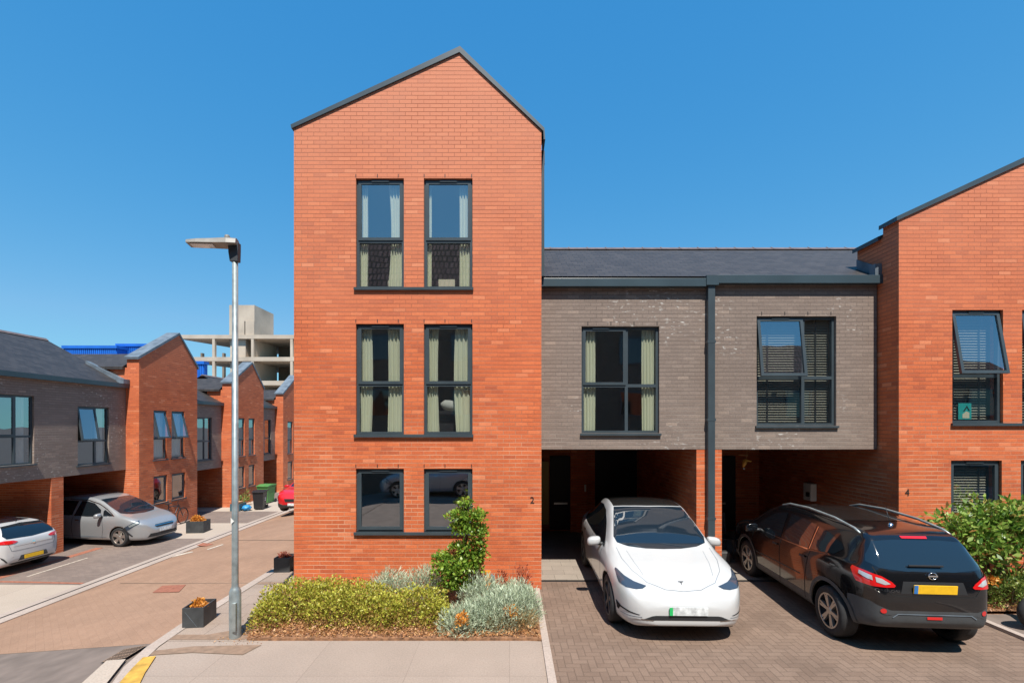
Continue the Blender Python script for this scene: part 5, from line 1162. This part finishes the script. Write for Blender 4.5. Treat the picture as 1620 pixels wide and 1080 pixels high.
for i in range(nb+1):
    for k in range(18):
        th = math.pi*i/nb; ph = 2*math.pi*k/18; rr = 1+.14*math.sin(5*ph+i)+.08*math.sin(9*th+k)
        mb.v.append((-12.48+.2*rr*math.sin(th)*math.cos(ph), 22.5+.2*rr*math.sin(th)*math.sin(ph), ZL+.13+.13*rr*math.cos(th)))
for i in range(nb):
    for k in range(18): a = i*18+k; b = i*18+(k+1) % 18; mb.f.append((a, b, b+18, a+18))
o = link('plastic_bag', mb, 'bag_blue', base=(-12.48, 22.5, ZL), smooth=True); tag(o, 'crumpled bright blue plastic bag on the ground beside the black wheelie bin', 'bag')
t = thing('weeds', (-13.3, 23.0, ZL), 'tuft of yellow green weeds growing at the wall behind the recycling crate', 'plant'); foliage('foliage', t, [leaves(500, blobs([(-13.3, 23.3, ZL+.1, .2, .5, .45), (-13.3, 24.0, ZL+.2, .15, .2, .6)], .9, ZL), .09, .4, .6, 5)], 'leaf_low')
# bicycle against the nearest left gable
t = thing('bicycle', (-13.45, 19.0, ZL), 'dark bicycle leaning against the brick wall behind the silver car', 'bicycle'); bxw = -13.45
def circ(cy, cz_, r, n=28): return [(bxw, cy+r*math.cos(2*math.pi*k/n), cz_+r*math.sin(2*math.pi*k/n)) for k in range(n+1)]
for cy in (18.5, 19.52):
    mb = MB(); mb.tube(circ(cy, ZL+.33, .32), .02, 6); w_ = link('wheel', mb, 'tyre', t); mb = MB()
    for k in range(8): a = k*math.pi/4; mb.tube([(bxw, cy, ZL+.33), (bxw, cy+.3*math.cos(a), ZL+.33+.3*math.sin(a))], .003, 4)
    link('spokes', mb, 'steel', w_)
mb = MB(); z = ZL
for a, b in (((18.5, .33), (18.72, .82)), ((18.72, .82), (19.25, .78)), ((18.95, .30), (19.25, .78)), ((18.72, .72), (18.95, .30)), ((18.5, .33), (18.95, .30)), ((19.25, .86), (19.52, .33)), ((18.72, .82), (18.68, .93))): mb.tube([(bxw, a[0], z+a[1]), (bxw, b[0], z+b[1])], .016, 8)
link('frame', mb, 'bike_black', t); mb = MB(); mb.tube([(bxw-.02, 19.25, z+.88), (bxw, 19.25, z+.98), (bxw+.25, 19.2, z+1.0)], .012, 8); link('handlebar', mb, 'bike_black', t); link('saddle', MB().box(bxw-.06, bxw+.06, 18.56, 18.82, z+.93, z+.97), 'black_trim', t, bevel=.015)
# scooter just inside the right edge
t = thing('motor_scooter', (8.1, 6.9, 0), 'black scooter cut off by the right edge, only its tyre and handlebar end showing', 'scooter'); sx0 = 7.50; SX = .27
tw = lambda cx_, : [(cx_+.24*math.cos(2*math.pi*k/30), 6.95, .27+.2*math.sin(2*math.pi*k/30)) for k in range(31)]
for cx_ in (7.77, 9.02):
    mb = MB(); mb.tube(tw(cx_), .07, 10); w_ = link('tyre', mb, 'tyre', t, smooth=True); mb = MB(); mb.lathe([(0, -.03), (.16, -.03), (.17, 0), (.16, .03), (0, .03)], 20, 'y', (cx_, 6.95, .27)); link('rim', mb, 'rim_dark', w_)
mb = MB(); mb.prism([(7.85, .28), (8.6, .3), (8.95, .55), (8.95, .75), (8.35, .72), (8.2, .42), (7.95, .42), (7.82, .95), (7.72, .95), (7.72, .5)], lambda a, n, b: (a+.27, 6.95+n, b), -.13, .13); link('body', mb, 'paint_black', t, bevel=.03)
mb = MB(); mb.tube([(7.77, 6.95, .27), (8.05, 6.95, 1.0)], .03, 8); link('fork', mb, 'grey_trim', t); mb = MB(); mb.tube([(7.9, 6.6, 1.06), (8.05, 6.8, 1.04), (8.05, 7.1, 1.04), (7.93, 7.3, 1.06)], .016, 8); link('handlebar', mb, 'black_trim', t); link('seat', MB().box(8.62, 9.25, 6.82, 7.08, .74, .80), 'black_trim', t, bevel=.02)

# ------------------------------------------------------------------ planting
gh = 'low yellow green hedge shrubs in the front bed'
for i, (bl, n, lab) in enumerate([
    ([(-3.42, 7.55, .08, .60, .52, .44), (-3.0, 7.75, .08, .5, .5, .40), (-3.62, 7.25, .05, .30, .40, .28)], 5200, 'yellow green hedge shrub at the left end of the front bed, beside the lamp post'),
    ([(-2.35, 7.5, .08, .55, .55, .43), (-2.7, 7.3, .05, .5, .4, .36), (-2.0, 7.3, .05, .4, .4, .38)], 4600, 'yellow green hedge shrub in the middle of the front bed'),
    ([(-1.45, 7.42, .08, .50, .50, .38), (-1.12, 7.2, .03, .30, .35, .28), (-1.8, 7.2, .03, .35, .35, .30)], 3800, 'yellow green hedge shrub at the foot of the slender young tree')]):
    c = (bl[0][0], bl[0][1], .03); t = thing('hedge_shrub', c, lab, 'shrub', gh)
    foliage('foliage', t, [leaves(int(n*1.5), blobs(bl, .35), .040, .62, .35, 20+i, .9)], 'leaf_hebe')
    foliage('dry_foliage', t, [leaves(int(n*.55), blobs([(a, b-.10, .0, x*.95, y*.95, z*.72) for a, b, c_, x, y, z in bl], .3), .038, .55, .0, 40+i, .9)], 'leaf_hebe_dry')
    mb = MB(); r = random.Random(i)
    for k in range(26):
        a = r.random()*6.28; q = bl[k % 3]; rr = r.random()*.6; mb.tube([(q[0]+.05*math.cos(a), q[1]+.05*math.sin(a), .03), (q[0]+q[3]*rr*math.cos(a), q[1]+q[4]*rr*math.sin(a), q[5]*.75)], [.008, .004], 5)
    link('stems', mb, 'bark', t)
gl_ = 'silver green lavender like shrubs in the front bed'
for i, (bl, n, lab) in enumerate([
    ([(-.70, 6.95, .03, .36, .32, .30), (-.40, 7.1, .03, .36, .34, .38)], 3000, 'silver grey shrub spilling over the bed edge beside the young tree'),
    ([(-.10, 7.2, .05, .45, .48, .44), (-.42, 7.8, .05, .42, .4, .48)], 4200, 'tall silver grey shrub right of the young tree with orange dead heads'),
    ([(.24, 7.45, .03, .26, .42, .42), (.12, 7.9, .05, .30, .35, .36)], 2800, 'silver grey shrub leaning over the driveway edging at the right end of the bed'),
    ([(-2.05, 8.25, .05, .42, .32, .42)], 1600, 'silver grey shrub behind the hedge, against the brick wall below the left ground window'),
    ([(-1.45, 8.3, .05, .38, .30, .47)], 1600, 'silver grey shrub against the brick wall just left of the young tree')]):
    c = (bl[0][0], bl[0][1], .03); t = thing('lavender_shrub', c, lab, 'shrub', gl_)
    foliage('foliage', t, [leaves(int(n*1.6), blobs(bl, .55), .085, .11, .9, 60+i, .75, bend=.3)], 'leaf_grey')
    mb = MB(); r = random.Random(i+50)
    for k in range(22):
        a = r.random()*6.28; q = bl[k % len(bl)]; rr = r.random()*.8; mb.tube([(q[0], q[1], .03), (q[0]+q[3]*rr*math.cos(a), q[1]+q[4]*rr*math.sin(a), q[5]*.7)], [.008, .003], 5)
    link('stems', mb, 'bark', t)
    if i in (0, 1): foliage('dead_heads', t, [leaves(260, blobs([(bl[0][0]+.12-(i == 0)*.1, bl[0][1]-.22, .22, .10, .12, .14)], .9), .04, .5, .4, 80+i)], 'leaf_orange')
tx, ty = -.86, 8.05; Z = lambda y: 3-(y-PY)*ty/FPX; Xp = lambda x: (x-PX)*ty/FPX
t = thing('young_tree', (tx, ty, .03), 'slender bushy young tree growing against the brick wall below the right ground window', 'tree')
mb = MB(); mb.tube([(tx, ty, .03), (tx+.02, ty, .5), (Xp(735), ty, .9), (Xp(741), ty, 1.35), (Xp(740), ty, 1.75)], [.03, .024, .018, .011, .004], 8)
r = random.Random(3)
for k in range(22):
    z = .25+k*.065; a = r.random()*6.28; l = .33*(1-z/2.3); x0 = tx+(z*.07); mb.tube([(x0, ty, z), (x0+l*math.cos(a), ty+l*.8*math.sin(a), z+.25)], [.009, .003], 5)
link('trunk', mb, 'bark', t)
B = [(Xp(736), ty, Z(868), .24, .2, .15), (Xp(760), ty, Z(880), .14, .15, .14), (Xp(758), ty, Z(845), .16, .16, .20), (Xp(728), ty, Z(835), .16, .15, .14), (Xp(718), ty-.1, Z(902), .36, .32, .32), (Xp(700), ty, Z(882), .14, .16, .12), (Xp(745), ty, Z(895), .22, .24, .26), (Xp(722), ty-.1, Z(925), .28, .25, .2), (Xp(757), ty, Z(862), .15, .18, .18), (Xp(740), ty, Z(840), .30, .24, .17), (Xp(726), ty, Z(818), .24, .2, .12), (Xp(752), ty, Z(820), .22, .18, .17), (Xp(738), ty, Z(798), .12, .11, .12), (Xp(690), ty, Z(882), .10, .1, .05), (Xp(722), ty, Z(868), .14, .14, .10)]
foliage('crown', t, [leaves(6400, blobs(B, .9), .058, .6, .15, 7, .5)], 'leaf_tree'); foliage('red_leaves', t, [leaves(60, blobs([(Xp(719), ty-.1, Z(872), .05, .06, .08)], .9), .05, .6, .1, 8)], 'leaf_red')
t = thing('dry_sprig', (.1, 8.5, .03), 'reddish brown sprigs beside the brick wall at the right end of the bed', 'plant'); foliage('foliage', t, [leaves(420, blobs([(.25, 8.5, .15, .18, .1, .35), (-.12, 8.5, .15, .15, .1, .26)], .95), .05, .4, .6, 9)], 'leaf_red')
mb = MB(); r = random.Random(9)
for k in range(12): x = -.2+r.random()*.6; mb.tube([(x, 8.5, .03), (x+r.uniform(-.1, .1), 8.5, .45)], [.005, .002], 4)
link('stems', mb, 'bark', t)
# litter of dry leaves along the front of the bed
def strip(x0, x1, y0, y1, z, zr):
    def f(r, n): return np.stack([r.uniform(x0, x1, n), y0+(y1-y0)*r.uniform(0, 1, n), z+zr*r.uniform(0, 1, n)**2], 1), np.tile([0, 0, .3], (n, 1))
    return f
o = foliage('leaf_litter', None, [leaves(5200, strip(-3.68, .42, 6.66, 7.15, .04, .05), .04, .45, .0, 90, .2), leaves(900, strip(-3.95, .42, 7.15, 8.6, .04, .05), .04, .45, 0, 91, .2), leaves(120, strip(-4.1, -3.4, 6.5, 7.3, .012, .01), .03, .4, 0, 92, .2)], 'leaf_dry', base=(-1.6, 6.9, .04)); o['kind'] = 'stuff'
o = foliage('leaf_litter', None, [leaves(1500, strip(7.3, 9.6, 7.55, 8.5, .065, .05), .05, .5, 0, 93, .2)], 'leaf_dry', base=(8.4, 8, .06)); o['kind'] = 'stuff'
t = thing('dry_grass', (.15, 6.9, .03), 'dead brown grass tufts below the silver shrubs at the bed corner', 'plant'); foliage('foliage', t, [leaves(900, blobs([(.18, 7.0, .03, .24, .22, .22), (-.2, 6.95, .03, .25, .15, .16)], .9), .12, .07, .8, 94, .6)], 'grass_dry')
# shrubs at the right
t = thing('leafy_shrub', (8.3, 8.0, .06), 'big glossy leaved green shrub under the ground floor window of number 4', 'shrub')
B = [(8.0, 7.95, 1.05, .62, .5, .55), (7.62, 8.1, 1.25, .40, .40, .35), (8.55, 7.95, 1.15, .6, .5, .55), (8.35, 7.9, 1.45, .35, .35, .33), (9.1, 8.0, 1.0, .6, .5, .55), (7.85, 7.9, .8, .5, .45, .4), (8.1, 8.2, 1.5, .2, .3, .30), (8.9, 8.1, 1.5, .3, .3, .3)]
foliage('foliage', t, [leaves(4200, blobs(B, .8, .4), .105, .45, -.1, 30, .8, bend=.25)], 'leaf_laurel'); mb = MB(); r = random.Random(4)
for k in range(26): a = r.random()*6.28; q = B[k % len(B)]; mb.tube([(q[0]*.6+8.2*.4, 8.05, .06), (q[0]+q[3]*.7*math.cos(a), q[1]+q[4]*.5*math.sin(a), q[2]+.2)], [.016, .005], 6)
link('stems', mb, 'bark', t)
t = thing('low_shrub', (8.1, 7.75, .06), 'fine leaved green and yellow shrub below the big glossy shrub, right of the black car', 'shrub')
B = [(7.75, 7.85, .2, .34, .3, .42), (8.2, 7.75, .2, .42, .32, .45), (8.7, 7.8, .2, .45, .3, .5)]
foliage('foliage', t, [leaves(4200, blobs(B, .6), .05, .5, .3, 31, .8)], 'leaf_low'); foliage('dead_heads', t, [leaves(160, blobs([(7.75, 7.62, .5, .12, .08, .08)], .9), .05, .6, .1, 32)], 'leaf_orange')
mb = MB()
for k in range(16): a = r.random()*6.28; q = B[k % 3]; mb.tube([(q[0], q[1], .06), (q[0]+q[3]*.7*math.cos(a), q[1]+q[4]*.6*math.sin(a), q[2]+.25)], [.01, .004], 5)
link('stems', mb, 'bark', t)
# seams and patches in the street surface
def patch(name, pts, mat): mb = MB(); mb.quad(*[(p[0], p[1], p[2]) for p in (ground_pt(*q) for q in pts)]); mb.v = [(x, y, gz(x)-.022) for x, y, z in mb.v]; return struct(name, mb, mat)
patch('street_patch', [(241, 935), (283, 934), (294, 922.5), (257, 924)], 'red_blocks'); patch('street_patch', [(303, 863.5), (327, 862.5), (338, 859), (314, 859)], 'red_blocks')
patch('street_seam', [(190, 920.6), (400, 919.5), (400, 918.9), (190, 920.1)], 'street_seam_dark'); patch('street_seam', [(365, 853.0), (466, 852.8), (466, 852.3), (365, 852.6)], 'street_seam_dark')
patch('street_line', [(269, 878.5), (271, 880), (306, 871.5), (304, 870.5)], 'white_line'); patch('street_line', [(327, 867), (329, 868), (354, 859.8), (352, 859)], 'white_line')
